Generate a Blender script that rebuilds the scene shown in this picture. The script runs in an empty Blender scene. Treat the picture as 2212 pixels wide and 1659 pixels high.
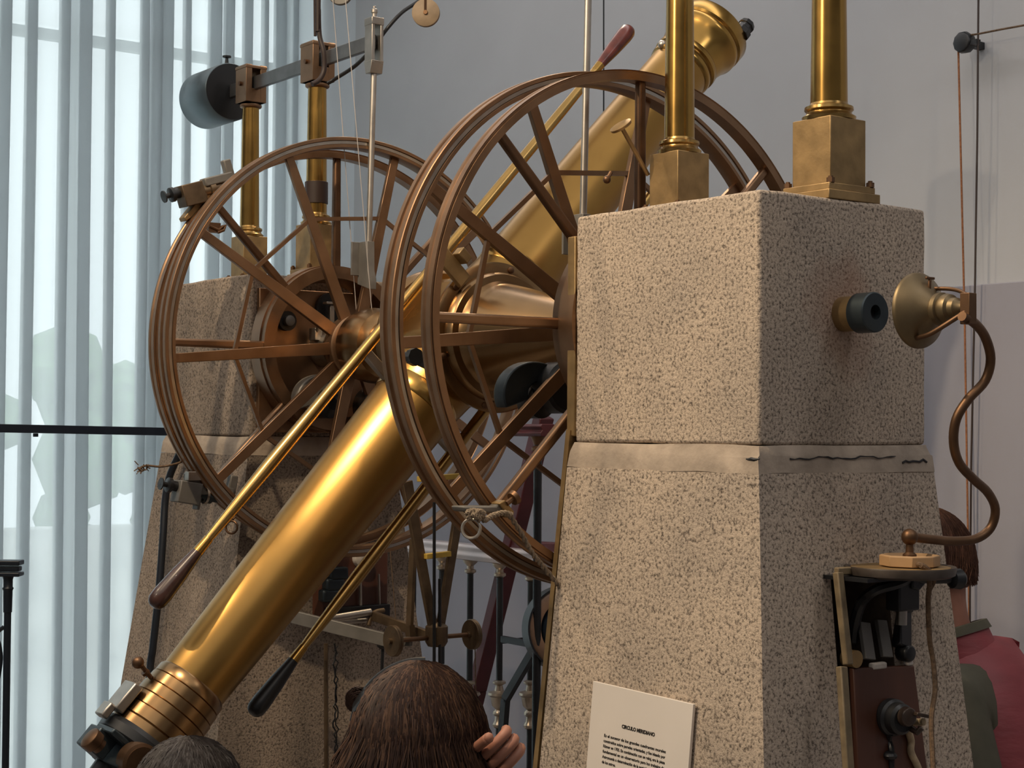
import bpy, bmesh, math, random
from mathutils import Vector, Matrix
random.seed(7)
S = bpy.context.scene
COL = S.collection
PI = math.pi
ZF = 2.05            # height of the instrument's rotation axis above the floor
# ------------------------------------------------------------------ camera
F, PITCH, ROLL, YAW = 3631.0, .0265, .0066, .931
CAM = Vector((2.4523, -2.0947, -.1923))
_d = Vector((-math.sin(YAW)*math.cos(PITCH), math.cos(YAW)*math.cos(PITCH), math.sin(PITCH)))
_r0 = Vector((math.cos(YAW), math.sin(YAW), 0)); _u0 = _r0.cross(_d)
_r = _r0*math.cos(ROLL) + _u0*math.sin(ROLL); _u = _u0*math.cos(ROLL) - _r0*math.sin(ROLL)
cd = bpy.data.cameras.new('camera'); cam = bpy.data.objects.new('camera', cd); COL.objects.link(cam)
cd.sensor_fit = 'HORIZONTAL'; cd.sensor_width = 36; cd.lens = F/2212*36; cd.clip_start = .05; cd.clip_end = 100
M4 = Matrix(((_r.x, _u.x, -_d.x, CAM.x), (_r.y, _u.y, -_d.y, CAM.y), (_r.z, _u.z, -_d.z, CAM.z+ZF), (0, 0, 0, 1)))
cam.matrix_world = M4; S.camera = cam
# measuring helpers: the point of a plane (or depth) that the photograph shows at a pixel, axis frame (z = 0 on the axis)
def ray(px, py): return _d + _r*((px-1106)/F) - _u*((py-829.5)/F)
def AX(px, py, x): v = ray(px, py); return CAM + v*((x-CAM.x)/v.x)
def AY(px, py, y): v = ray(px, py); return CAM + v*((y-CAM.y)/v.y)
def AD(px, py, d): return CAM + ray(px, py)*d
# ------------------------------------------------------------------ world and lights
S.view_settings.view_transform = 'Standard'; S.view_settings.look = 'None'
S.view_settings.exposure = 0; S.view_settings.gamma = 1; S.view_settings.use_curve_mapping = False
w = bpy.data.worlds.new('world'); S.world = w; w.use_nodes = True
bg = w.node_tree.nodes['Background']; bg.inputs[0].default_value = (.86, .97, 1, 1); bg.inputs[1].default_value = 3.2
def lamp(name, kind, loc, energy, color, size=.1, target=None, angle=None, blend=.6, sy=None):
    l = bpy.data.lights.new(name, kind); l.energy = energy; l.color = color
    if kind == 'AREA':
        l.size = size
        if sy: l.shape = 'RECTANGLE'; l.size_y = sy
    elif kind == 'SPOT': l.shadow_soft_size = size; l.spot_size = angle; l.spot_blend = blend
    else: l.shadow_soft_size = size
    o = bpy.data.objects.new(name, l); COL.objects.link(o)
    o.location = Vector(loc) + Vector((0, 0, ZF))
    if target is not None: o.rotation_euler = (Vector(target)-Vector(loc)).to_track_quat('-Z', 'Y').to_euler()
    return o
WARM = (1, .78, .52)
lamp('track_spot', 'SPOT', (.1, -1.6, 2.0), 185, WARM, .035, (-.1, -.2, -.5), 1.5)
lamp('track_spot', 'SPOT', (-1.15, -2.6, 2.0), 70, WARM, .035, (-.7, 0, -.2), 1.1)
lamp('track_spot', 'SPOT', (-1.66, 1.05, 2.0), 60, WARM, .035, (-.9, .0, -.2), 1.3)
lamp('track_spot', 'SPOT', (1.95, -1.5, 2.0), 8, WARM, .035, (-.3, 0, -.3), 1.2)
lamp('track_spot', 'SPOT', (.2, -3.7, 1.75), 110, (1, .82, .60), .04, (.2, 0, .25), .75)
lamp('wall_fill', 'AREA', (2.7, .7, 2.2), 16, (1, .96, .95), 1.6, (2.5, 1.9, .7), sy=.5)  # added fill that brightens the right end of the back wall, no real fixture
lamp('ambient_fill', 'AREA', (.2, -1.7, 2.28), 82, (1, .955, .92), 7.5, (.2, -1.7, 0), sy=5.5)  # added room-wide soft fill standing in for ambient light, not an actual panel
lamp('wall_fill', 'AREA', (-1.4, .8, 2.2), 19, (1, .94, .92), 4.6, (-1.4, 1.9, .5), sy=.5)  # added wash to lift the back wall towards the window corner
# ------------------------------------------------------------------ materials
MATS = {}
def mat(name, col, rough=.5, metal=0, noise=0, nscale=30, bump=0, bscale=200, stretch=None, coat=0, rnoise=0, spec=None):
    if name in MATS: return MATS[name]
    m = bpy.data.materials.new(name); m.use_nodes = True; nt = m.node_tree; N = nt.nodes; L = nt.links
    b = N['Principled BSDF']; b.inputs['Base Color'].default_value = (*col, 1)
    b.inputs['Roughness'].default_value = rough; b.inputs['Metallic'].default_value = metal
    b.inputs['Coat Weight'].default_value = coat
    if spec is not None: b.inputs['Specular IOR Level'].default_value = spec
    tc = N.new('ShaderNodeTexCoord'); mp = N.new('ShaderNodeMapping'); L.new(tc.outputs['Object'], mp.inputs[0])
    if stretch: mp.inputs['Scale'].default_value = stretch
    if noise or rnoise:
        n = N.new('ShaderNodeTexNoise'); n.inputs['Scale'].default_value = nscale; n.inputs['Detail'].default_value = 6
        L.new(mp.outputs[0], n.inputs['Vector'])
        if noise:
            r = N.new('ShaderNodeValToRGB'); r.color_ramp.elements[0].position = .3; r.color_ramp.elements[1].position = .7
            r.color_ramp.elements[0].color = (*[c*(1-noise) for c in col], 1)
            r.color_ramp.elements[1].color = (*[min(1, c*(1+noise)) for c in col], 1)
            L.new(n.outputs[0], r.inputs[0]); L.new(r.outputs[0], b.inputs['Base Color'])
        if rnoise:
            q = N.new('ShaderNodeMapRange'); q.inputs[3].default_value = rough-rnoise; q.inputs[4].default_value = rough+rnoise
            L.new(n.outputs[0], q.inputs[0]); L.new(q.outputs[0], b.inputs['Roughness'])
    if bump:
        n2 = N.new('ShaderNodeTexNoise'); n2.inputs['Scale'].default_value = bscale; n2.inputs['Detail'].default_value = 4
        L.new(mp.outputs[0], n2.inputs['Vector'])
        bp = N.new('ShaderNodeBump'); bp.inputs['Strength'].default_value = bump; bp.inputs['Distance'].default_value = .003
        L.new(n2.outputs[0], bp.inputs['Height']); L.new(bp.outputs[0], b.inputs['Normal'])
    MATS[name] = m; return m
brass = mat('satin_brass', (.45, .285, .10), .27, 1, .12, 9, 0, 60, rnoise=.06)
tbrass = mat('brushed_tube_brass', (.37, .212, .062), .27, 1, .08, 9, 0, 60, rnoise=0, stretch=(1, 1, 1))
tb_ = tbrass.node_tree; _p = tb_.nodes['Principled BSDF']; _p.inputs['Anisotropic'].default_value = .8; _p.inputs['Anisotropic Rotation'].default_value = .25
_c = tb_.nodes.new('ShaderNodeCombineXYZ'); _c.inputs[0].default_value = 0; _c.inputs[1].default_value = math.cos(math.radians(47.2)); _c.inputs[2].default_value = math.sin(math.radians(47.2)); tb_.links.new(_c.outputs[0], _p.inputs['Tangent'])
pbrass = mat('polished_brass', (.42, .25, .07), .24, 1, .1, 20, rnoise=.06)
bronze = mat('bronze', (.285, .172, .10), .40, .92, .18, 14, .0, 90, rnoise=.08)
dbronze = mat('dark_bronze', (.16, .09, .05), .45, .85, .25, 20)
dullbrass = mat('dull_brass', (.33, .22, .10), .5, .7, .25, 25, .1, 120)
silver = mat('silvered_metal', (.46, .42, .37), .36, .95, .15, 25)
steel = mat('grey_steel', (.20, .205, .21), .42, .85, .2, 20)
drumsteel = mat('scuffed_blue_grey_steel', (.16, .20, .22), .36, .75, .2, 10)
tarn = mat('tarnished_iron_brass', (.15, .105, .065), .5, .75, .3, 25)
sbronze = mat('satin_bronze', (.31, .19, .09), .27, 1, .12, 10)
darksteel = mat('blued_steel', (.05, .065, .075), .38, .7, .3, 12)
black = mat('black_paint', (.012, .013, .015), .38, 0, .2, 30)
blackrail = mat('black_rail_paint', (.01, .014, .022), .35)
rubber = mat('dark_rubber', (.03, .016, .012), .5)
grip = mat('dark_wood_grip', (.045, .018, .012), .3, 0, .4, 40, stretch=(1, 1, 1), coat=.4)
redgrip = mat('reddish_wood_grip', (.10, .02, .013), .3, 0, .4, 40, coat=.15)
brownwood = mat('brown_wood', (.085, .03, .016), .45, 0, .35, 12, .1, 60, stretch=(1, 1, .15), coat=.1)
palewood = mat('pale_wood', (.42, .26, .13), .6, 0, .2, 14, stretch=(.3, 1, 1))
yellow = mat('yellow_brass_tag', (.62, .42, .08), .45, .3, .15, 40)
rope = mat('hemp_rope', (.26, .20, .14), .9, 0, .4, 200, .6, 300)
rope2 = mat('old_brown_cord', (.13, .08, .045), .85, 0, .4, 160, .5, 300)
orope = mat('orange_cord', (.30, .12, .05), .85, 0, .3, 160)
wire = mat('pale_wire', (.45, .42, .40), .5, .3)
board = mat('sign_board', (.74, .68, .62), .6, 0, .03, 8)
ink = mat('black_ink', (.02, .017, .015), .8)
whitepaint = mat('chipped_white_plaster', (.55, .50, .45), .8, 0, .2, 60)
maroonbeam = mat('maroon_paint', (.075, .012, .014), .4, 0, .2, 15)
graypaint = mat('grey_lacquered_iron', (.17, .16, .145), .5, .3, .2, 20)
def granite(name, base, dark, streak=0, seed=0, rust=False):
    m = bpy.data.materials.new(name); m.use_nodes = True; N = m.node_tree.nodes; L = m.node_tree.links
    b = N['Principled BSDF']; b.inputs['Roughness'].default_value = .88
    tc = N.new('ShaderNodeTexCoord')
    v = N.new('ShaderNodeTexNoise'); v.inputs['Scale'].default_value = 190; v.inputs['Detail'].default_value = 3; v.inputs['Roughness'].default_value = .65
    L.new(tc.outputs['Object'], v.inputs['Vector'])
    r = N.new('ShaderNodeValToRGB'); e = r.color_ramp.elements
    e[0].position = .33; e[0].color = (*dark, 1); e[1].position = .50; e[1].color = (*base, 1)
    x = e.new(.72); x.color = (*[min(1, c*1.28) for c in base], 1)
    L.new(v.outputs[0], r.inputs[0])
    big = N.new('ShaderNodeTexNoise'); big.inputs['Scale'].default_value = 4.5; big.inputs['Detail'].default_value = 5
    mp = N.new('ShaderNodeMapping'); mp.inputs['Scale'].default_value = (1, 1, .35) if streak else (1, 1, .8); mp.inputs['Location'].default_value = (seed, seed*.7, 0)
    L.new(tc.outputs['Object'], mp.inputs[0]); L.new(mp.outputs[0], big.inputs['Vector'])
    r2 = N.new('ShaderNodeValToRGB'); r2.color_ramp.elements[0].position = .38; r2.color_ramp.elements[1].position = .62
    k = .55 if streak else .82
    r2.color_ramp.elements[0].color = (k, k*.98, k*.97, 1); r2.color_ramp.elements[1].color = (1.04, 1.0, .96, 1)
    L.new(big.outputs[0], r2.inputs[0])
    mx = N.new('ShaderNodeMix'); mx.data_type = 'RGBA'; mx.blend_type = 'MULTIPLY'; mx.inputs[0].default_value = 1
    L.new(r.outputs[0], mx.inputs[6]); L.new(r2.outputs[0], mx.inputs[7])
    col_out = mx.outputs[2]
    if rust:      # rusty run-off around the sighting tube, in the pier's own coordinates
        mpr = N.new('ShaderNodeMapping'); mpr.inputs['Location'].default_value = RUST; mpr.inputs['Scale'].default_value = (1, 1, .8)
        mpr.vector_type = 'POINT'; L.new(tc.outputs['Object'], mpr.inputs[0])
        ln = N.new('ShaderNodeVectorMath'); ln.operation = 'LENGTH'; L.new(mpr.outputs[0], ln.inputs[0])
        nz = N.new('ShaderNodeTexNoise'); nz.inputs['Scale'].default_value = 14; L.new(tc.outputs['Object'], nz.inputs['Vector'])
        ad = N.new('ShaderNodeMath'); ad.operation = 'MULTIPLY_ADD'; ad.inputs[1].default_value = .11; L.new(nz.outputs[0], ad.inputs[0]); L.new(ln.outputs['Value'], ad.inputs[2])
        rr = N.new('ShaderNodeMapRange'); rr.inputs[1].default_value = .075; rr.inputs[2].default_value = .15; rr.inputs[3].default_value = .55; rr.inputs[4].default_value = 0; L.new(ad.outputs[0], rr.inputs[0])
        m2 = N.new('ShaderNodeMix'); m2.data_type = 'RGBA'; m2.inputs[7].default_value = (.28, .13, .075, 1); L.new(rr.outputs[0], m2.inputs[0]); L.new(col_out, m2.inputs[6]); col_out = m2.outputs[2]
    L.new(col_out, b.inputs['Base Color'])
    bp = N.new('ShaderNodeBump'); bp.inputs['Strength'].default_value = .55; bp.inputs['Distance'].default_value = .004
    L.new(v.outputs[0], bp.inputs['Height']); L.new(bp.outputs[0], b.inputs['Normal'])
    MATS[name] = m; return m
RUST = (-.232, .006, -ZF*.8)
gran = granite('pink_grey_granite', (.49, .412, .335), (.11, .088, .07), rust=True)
gran2 = granite('streaked_granite', (.345, .285, .23), (.09, .07, .055), 1, 3)  # darker base, random darker streaks drawn out vertically
mortar = mat('worn_smooth_granite', (.385, .315, .25), .85, 0, .2, 26, .45, 90)
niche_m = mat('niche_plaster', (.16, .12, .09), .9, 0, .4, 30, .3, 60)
def wallmat(name, col):
    return mat(name, col, .9, 0, .03, 3, .06, 400)
w_back = wallmat('grey_wall_paint', (.455, .455, .462)); w_pale = wallmat('pale_back_wall_paint', (.62, .64, .66)); w_panel = wallmat('mauve_wall_paint', (.32, .31, .345))
w_left = wallmat('pale_wall_paint', (.5, .53, .56)); w_ceil = wallmat('ceiling_paint', (.6, .6, .6))
def curtain_mat():
    m = bpy.data.materials.new('sheer_white_voile'); m.use_nodes = True; N = m.node_tree.nodes; L = m.node_tree.links
    N.remove(N['Principled BSDF']); out = N['Material Output']
    tr = N.new('ShaderNodeBsdfTransparent'); tl = N.new('ShaderNodeBsdfTranslucent'); df = N.new('ShaderNodeBsdfDiffuse')
    tl.inputs[0].default_value = (.60, .635, .65, 1); df.inputs[0].default_value = (.62, .64, .66, 1)
    a = N.new('ShaderNodeMixShader'); a.inputs[0].default_value = .35; L.new(tl.outputs[0], a.inputs[1]); L.new(df.outputs[0], a.inputs[2])
    c = N.new('ShaderNodeMixShader'); c.inputs[0].default_value = .86; L.new(tr.outputs[0], c.inputs[1]); L.new(a.outputs[0], c.inputs[2])
    L.new(c.outputs[0], out.inputs[0]); return m
curtain_m = curtain_mat()
def glassmat():
    m = bpy.data.materials.new('window_glass'); m.use_nodes = True; N = m.node_tree.nodes; L = m.node_tree.links
    N.remove(N['Principled BSDF']); tr = N.new('ShaderNodeBsdfTransparent'); gl = N.new('ShaderNodeBsdfGlossy'); gl.inputs['Roughness'].default_value = .02
    mx = N.new('ShaderNodeMixShader'); mx.inputs[0].default_value = .06; L.new(tr.outputs[0], mx.inputs[1]); L.new(gl.outputs[0], mx.inputs[2])
    L.new(mx.outputs[0], N['Material Output'].inputs[0]); return m
glass = glassmat()
# ------------------------------------------------------------------ mesh building
def basis(d, up=None):
    d = Vector(d).normalized(); up = Vector(up) if up is not None else (Vector((0, 0, 1)) if abs(d.z) < .95 else Vector((1, 0, 0)))
    a = up.cross(d).normalized(); b = d.cross(a); return a, b, d
class MB:
    def __init__(s): s.v = []; s.f = []; s.mi = []; s.cur = 0
    def add(s, vs, fs):
        o = len(s.v); s.v += [Vector(p) for p in vs]; s.f += [tuple(i+o for i in f) for f in fs]; s.mi += [s.cur]*len(fs); return s
    def hexa(s, p):   # 8 points: bottom quad, top quad
        return s.add(p, [(3, 2, 1, 0), (4, 5, 6, 7), (0, 1, 5, 4), (1, 2, 6, 5), (2, 3, 7, 6), (3, 0, 4, 7)])
    def box(s, c, sz, rot=None):
        c = Vector(c); h = [x/2 for x in sz]; P = []
        for z in (-1, 1):
            for x, y in ((-1, -1), (1, -1), (1, 1), (-1, 1)):
                q = Vector((x*h[0], y*h[1], z*h[2])); P.append(c + (rot @ q if rot else q))
        return s.hexa(P)
    def bar(s, a, b, w0, t0, w1=None, t1=None, up=None):   # tapered bar; w across, t along up
        a = Vector(a); b = Vector(b); X, Y, D = basis(b-a, up); w1 = w0 if w1 is None else w1; t1 = t0 if t1 is None else t1; P = []
        for c, w, t in ((a, w0, t0), (b, w1, t1)):
            for x, y in ((-1, -1), (1, -1), (1, 1), (-1, 1)): P.append(c + X*(x*w/2) + Y*(y*t/2))
        return s.hexa(P)
    def lathe(s, o, d, prof, n=32, cap=True, up=None):
        o = Vector(o); X, Y, D = basis(d, up); P = []; Fc = []
        for h, r in prof:
            for k in range(n):
                a = 2*PI*k/n; P.append(o + D*h + (X*math.cos(a) + Y*math.sin(a))*r)
        for i in range(len(prof)-1):
            for k in range(n): j = (k+1) % n; Fc.append((i*n+k, i*n+j, (i+1)*n+j, (i+1)*n+k))
        if cap: Fc.append(tuple(reversed(range(n)))); Fc.append(tuple(range((len(prof)-1)*n, len(prof)*n)))
        return s.add(P, Fc)
    def ringlathe(s, o, d, prof, n=96):       # closed profile (h, r) loop
        o = Vector(o); X, Y, D = basis(d); P = []; Fc = []; m = len(prof)
        for h, r in prof:
            for k in range(n):
                a = 2*PI*k/n; P.append(o + D*h + (X*math.cos(a) + Y*math.sin(a))*r)
        for i in range(m):
            i2 = (i+1) % m
            for k in range(n): j = (k+1) % n; Fc.append((i*n+k, i*n+j, i2*n+j, i2*n+k))
        return s.add(P, Fc)
    def tube(s, pts, r, n=10, cap=True):
        pts = [Vector(p) for p in pts]; R = r if isinstance(r, (list, tuple)) else [r]*len(pts); P = []; Fc = []
        up = None; m = len(pts)
        for i, p in enumerate(pts):
            d = (pts[min(i+1, m-1)] - pts[max(i-1, 0)]).normalized()
            if up is None: a, b, _ = basis(d)
            else: a = (up - d*up.dot(d)).normalized(); b = d.cross(a)
            up = a
            for k in range(n):
                t = 2*PI*k/n; P.append(p + (a*math.cos(t) + b*math.sin(t))*R[i])
        for i in range(m-1):
            for k in range(n): j = (k+1) % n; Fc.append((i*n+k, i*n+j, (i+1)*n+j, (i+1)*n+k))
        if cap: Fc.append(tuple(reversed(range(n)))); Fc.append(tuple(range((m-1)*n, m*n)))
        return s.add(P, Fc)
    def ball(s, c, r, n=16, sc=(1, 1, 1)):
        c = Vector(c); P = []; Fc = []; m = n//2
        for i in range(1, m):
            for k in range(n):
                t = PI*i/m; a = 2*PI*k/n
                P.append(c + Vector((math.sin(t)*math.cos(a)*sc[0], math.sin(t)*math.sin(a)*sc[1], math.cos(t)*sc[2]))*r)
        for i in range(m-2):
            for k in range(n): j = (k+1) % n; Fc.append((i*n+k, (i+1)*n+k, (i+1)*n+j, i*n+j))
        a = len(P); P.append(c+Vector((0, 0, r*sc[2]))); P.append(c-Vector((0, 0, r*sc[2])))
        for k in range(n): j = (k+1) % n; Fc.append((a, k, j)); Fc.append((a+1, (m-2)*n+j, (m-2)*n+k))
        return s.add(P, Fc)
    def prism(s, poly, n):     # poly: 3-D points in a plane; n: thickness vector
        n = Vector(n); m = len(poly); P = [Vector(p) for p in poly] + [Vector(p)+n for p in poly]
        Fc = [tuple(reversed(range(m))), tuple(range(m, 2*m))] + [(i, (i+1) % m, m+(i+1) % m, m+i) for i in range(m)]
        return s.add(P, Fc)
def smooth(pts, k=8):
    pts = [Vector(p) for p in pts]; out = []
    for i in range(len(pts)-1):
        p0 = pts[max(i-1, 0)]; p1 = pts[i]; p2 = pts[i+1]; p3 = pts[min(i+2, len(pts)-1)]
        for j in range(k):
            t = j/k; out.append(.5*((2*p1) + (p2-p0)*t + (2*p0-5*p1+4*p2-p3)*t*t + (3*p1-p0-3*p2+p3)*t**3))
    out.append(pts[-1]); return out
def wpos(o): return o.matrix_parent_inverse @ o.location if not o.parent else wpos(o.parent)
def make(name, mb, m, parent=None, bevel=0, seg=2, ang=38, vec=None):
    me = bpy.data.meshes.new(name)
    vs = [p + Vector((0, 0, ZF)) for p in mb.v]
    if parent is not None: org = root_of(parent)
    else:
        lo = [min(p[i] for p in vs) for i in range(3)]; hi = [max(p[i] for p in vs) for i in range(3)]
        org = Vector(((lo[0]+hi[0])/2, (lo[1]+hi[1])/2, lo[2]))
    me.from_pydata([p-org for p in vs], [], mb.f)
    mm = m if isinstance(m, (list, tuple)) else [m]
    for q in mm: me.materials.append(q)
    if len(mm) > 1: me.polygons.foreach_set('material_index', mb.mi)
    bm = bmesh.new(); bm.from_mesh(me); bmesh.ops.recalc_face_normals(bm, faces=bm.faces); bm.to_mesh(me); bm.free()
    me.polygons.foreach_set('use_smooth', [True]*len(me.polygons)); me.set_sharp_from_angle(angle=math.radians(ang))
    o = bpy.data.objects.new(name, me); COL.objects.link(o)
    if parent is not None: o.parent = parent
    else: o.location = org
    if bevel:
        b = o.modifiers.new('bevel', 'BEVEL'); b.width = bevel; b.segments = seg; b.limit_method = 'ANGLE'; b.angle_limit = math.radians(40); b.harden_normals = False
    return o
def root_of(o):
    while o.parent: o = o.parent
    return o.location.copy()
def thing(name, label, cat, loc, group=None):
    o = bpy.data.objects.new(name, None); COL.objects.link(o); o.location = Vector(loc)+Vector((0, 0, ZF)); o.empty_display_size = .05
    return tag(o, label, cat, group)
def tag(o, label, cat, group=None):
    o['label'] = label; o['category'] = cat
    if group: o['group'] = group
    return o
def one(name, label, cat, mb, m, group=None, **k): return tag(make(name, mb, m, None, **k), label, cat, group)
def struct(name, mb, m, parent=None, **k):
    o = make(name, mb, m, parent, **k)
    if parent is None: o['kind'] = 'structure'
    return o
# ------------------------------------------------------------------ room
XW, YB, ZC, ZFL = -4.73, 1.96, 2.3, -2.05
XR, YN = 5.2, -5.2
m = MB(); m.box(((XW+XR)/2, (YB+YN)/2, ZFL-.05), (XR-XW+.6, YB-YN+.6, .1)); struct('floor', m, mat('grey_stone_floor', (.30, .27, .25), .5, 0, .1, 6))
m = MB(); m.box(((XW+XR)/2, (YB+YN)/2, ZC+.05), (XR-XW+.6, YB-YN+.6, .1)); struct('ceiling', m, w_ceil)
m = MB(); m.box(((XW+XR)/2, YB+.1, (ZC+ZFL)/2), (XR-XW+.6, .2, ZC-ZFL)); struct('wall_back', m, w_pale)
xp_ = AY(766, 300, YB-.04).x
m = MB(); m.box(((xp_+XR)/2, YB-.02, (ZC+ZFL)/2), (XR-xp_, .04, ZC-ZFL)); struct('trim_2', m, w_back)
m = MB(); m.box((XR+.1, (YB+YN)/2, (ZC+ZFL)/2), (.2, YB-YN, ZC-ZFL)); struct('wall_right', m, w_back)
m = MB(); m.box(((XW+XR)/2, YN-.1, (ZC+ZFL)/2), (XR-XW+.6, .2, ZC-ZFL)); struct('wall_front', m, w_back)
# lower wall panel standing proud of the back wall
pz = AY(2126, 616, YB-.05).z
m = MB(); m.box(((xp_+XR)/2+.02, YB-.04, (pz+ZFL)/2), (XR-xp_-.04, .08, pz-ZFL)); struct('trim_1', m, w_panel, bevel=.003)
# left wall with a wide window opening
yw = YB-.02      # right jamb of the window
zo = AX(300, -260, XW).z; zs = ZFL+.12
m = MB()
m.box((XW-.1, (yw-4.4+YN)/2, (ZC+ZFL)/2), (.2, (yw-4.4)-YN, ZC-ZFL))
m.box((XW-.1, yw-2.2, (zo+ZC)/2), (.2, 4.4, ZC-zo)); m.box((XW-.1, yw-2.2, (zs+ZFL)/2), (.2, 4.4, zs-ZFL))
struct('wall_left', m, w_left)
win = thing('window_1', '', '', (XW-.12, yw-2.2, zs)); del win['label']; del win['category']; win['kind'] = 'structure'
framem = mat('window_frame_paint', (.35, .38, .4), .4)
zh = AX(250, 95, XW-.1).z
fr = MB()
for y in (yw-.03, yw-1.1, yw-2.2, yw-3.3, yw-4.37): fr.box((XW-.12, y, (zs+zo)/2), (.06, .06, zo-zs))
fr.box((XW-.12, yw-2.2, zh), (.05, 4.4, .045)); fr.box((XW-.12, yw-2.2, zs+.03), (.06, 4.4, .06)); fr.box((XW-.12, yw-2.2, zo-.03), (.06, 4.4, .06))
make('window_frame', fr, framem, win)
for i in range(4):
    g = MB(); g.box((XW-.12, yw-.55-1.1*i, (zs+zh)/2), (.008, 1.02, zh-zs-.06)); make('pane', g, glass, win)
    g = MB(); g.box((XW-.12, yw-.55-1.1*i, (zo+zh)/2), (.008, 1.02, zo-zh-.08)); make('pane', g, glass, win)
# outside: pale paving, a pale low wall and a hedge
m = MB(); m.box((-14, 0, ZFL-.3), (19, 40, .1)); o = struct('ground', m, mat('pale_paving', (.55, .54, .5), .9, 0, .15, 3))
m = MB(); m.box((-12, 1, ZFL+.35), (.4, 30, 1.2))
o = one('garden_wall', 'pale low garden wall beyond the curtained window', 'wall', m, mat('garden_stone', (.6, .58, .54), .9, 0, .25, 4, .4, 20))
m = MB()
for i in range(150):
    m.ball((-14.5+random.uniform(-.6, .6), random.uniform(-9, 12), ZFL+random.uniform(.2, 2.7)), random.uniform(.3, .55), 8)
o = one('hedge', 'pale green hedge outside behind the sheer curtain', 'hedge', m, mat('hedge_leaves', (.16, .27, .12), .8, 0, .5, 9, .6, 14)); o['kind'] = 'stuff'
# ------------------------------------------------------------------ curtain
def curtain():
    root = thing('sheer_curtain', 'tall sheer white pleated curtain hanging in front of the window', 'curtain', (XW+.12, yw-2.2, zs))
    y = yw-.01; yend = yw-4.4; X = XW+.14; pr = []
    while y > yend:
        a = random.uniform(.10, .20); b = random.uniform(.025, .06)
        pr.append((X+.022, y)); pr.append((X+random.uniform(.014, .02), y-a*.5)); y -= a; pr.append((X+.012, y))
        pr.append((X+random.uniform(-.012, -.002), y)); y += b; pr.append((X-random.uniform(.02, .03), y)); pr.append((X-.012, y-.004))
    base = ZFL+.03; top = ZC-.08
    k = 0; seg = 42
    while k < len(pr)-1:
        part = pr[k:k+seg+1]; P = []; Fc = []; pts = [Vector((a, b, 0)) for a, b in part]
        H = 16
        for h in range(H+1):
            z = base + (top-base)*h/H
            for i, p in enumerate(pts):
                wob = .003*math.sin(h*.4+i*.23)
                P.append((p.x+wob*.5, p.y+wob*.6 + (.012*(1-h/H))*math.sin((k+i)*.2), z))
        n = len(pts)
        for h in range(H):
            for i in range(n-1): Fc.append((h*n+i, h*n+i+1, (h+1)*n+i+1, (h+1)*n+i))
        q = MB(); q.add(P, Fc); make('curtain_panel', q, curtain_m, root, ang=20)
        k += seg
    t = MB(); t.box((X, yw-2.2, top+.02), (.03, 4.5, .03)); make('curtain_rail', t, framem, root)
curtain()
# black horizontal rail in front of the curtain
a = AX(-200, 921, XW+.3); b = AX(560, 936.5, XW+.3); hh = abs(AX(100, 918, XW+.3).z-AX(100, 936, XW+.3).z)
m = MB(); m.bar((a.x, a.y, a.z), (b.x, b.y, b.z), .04, hh); m.bar((b.x, b.y, b.z), (b.x, b.y, ZFL), .03, .03)
m.bar((a.x, a.y-.4, a.z), (a.x, a.y-.4, ZFL), .03, .03); m.bar((a.x, a.y-.4, a.z), a, .04, hh)
m.tube([AX(77, 936, XW+.3), AX(77, 938.5, XW+.3)+Vector((0, 0, -.01))], .012, 8)
one('black_rail', 'long black horizontal rail crossing in front of the curtain', 'rail', m, blackrail, bevel=.002)
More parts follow.
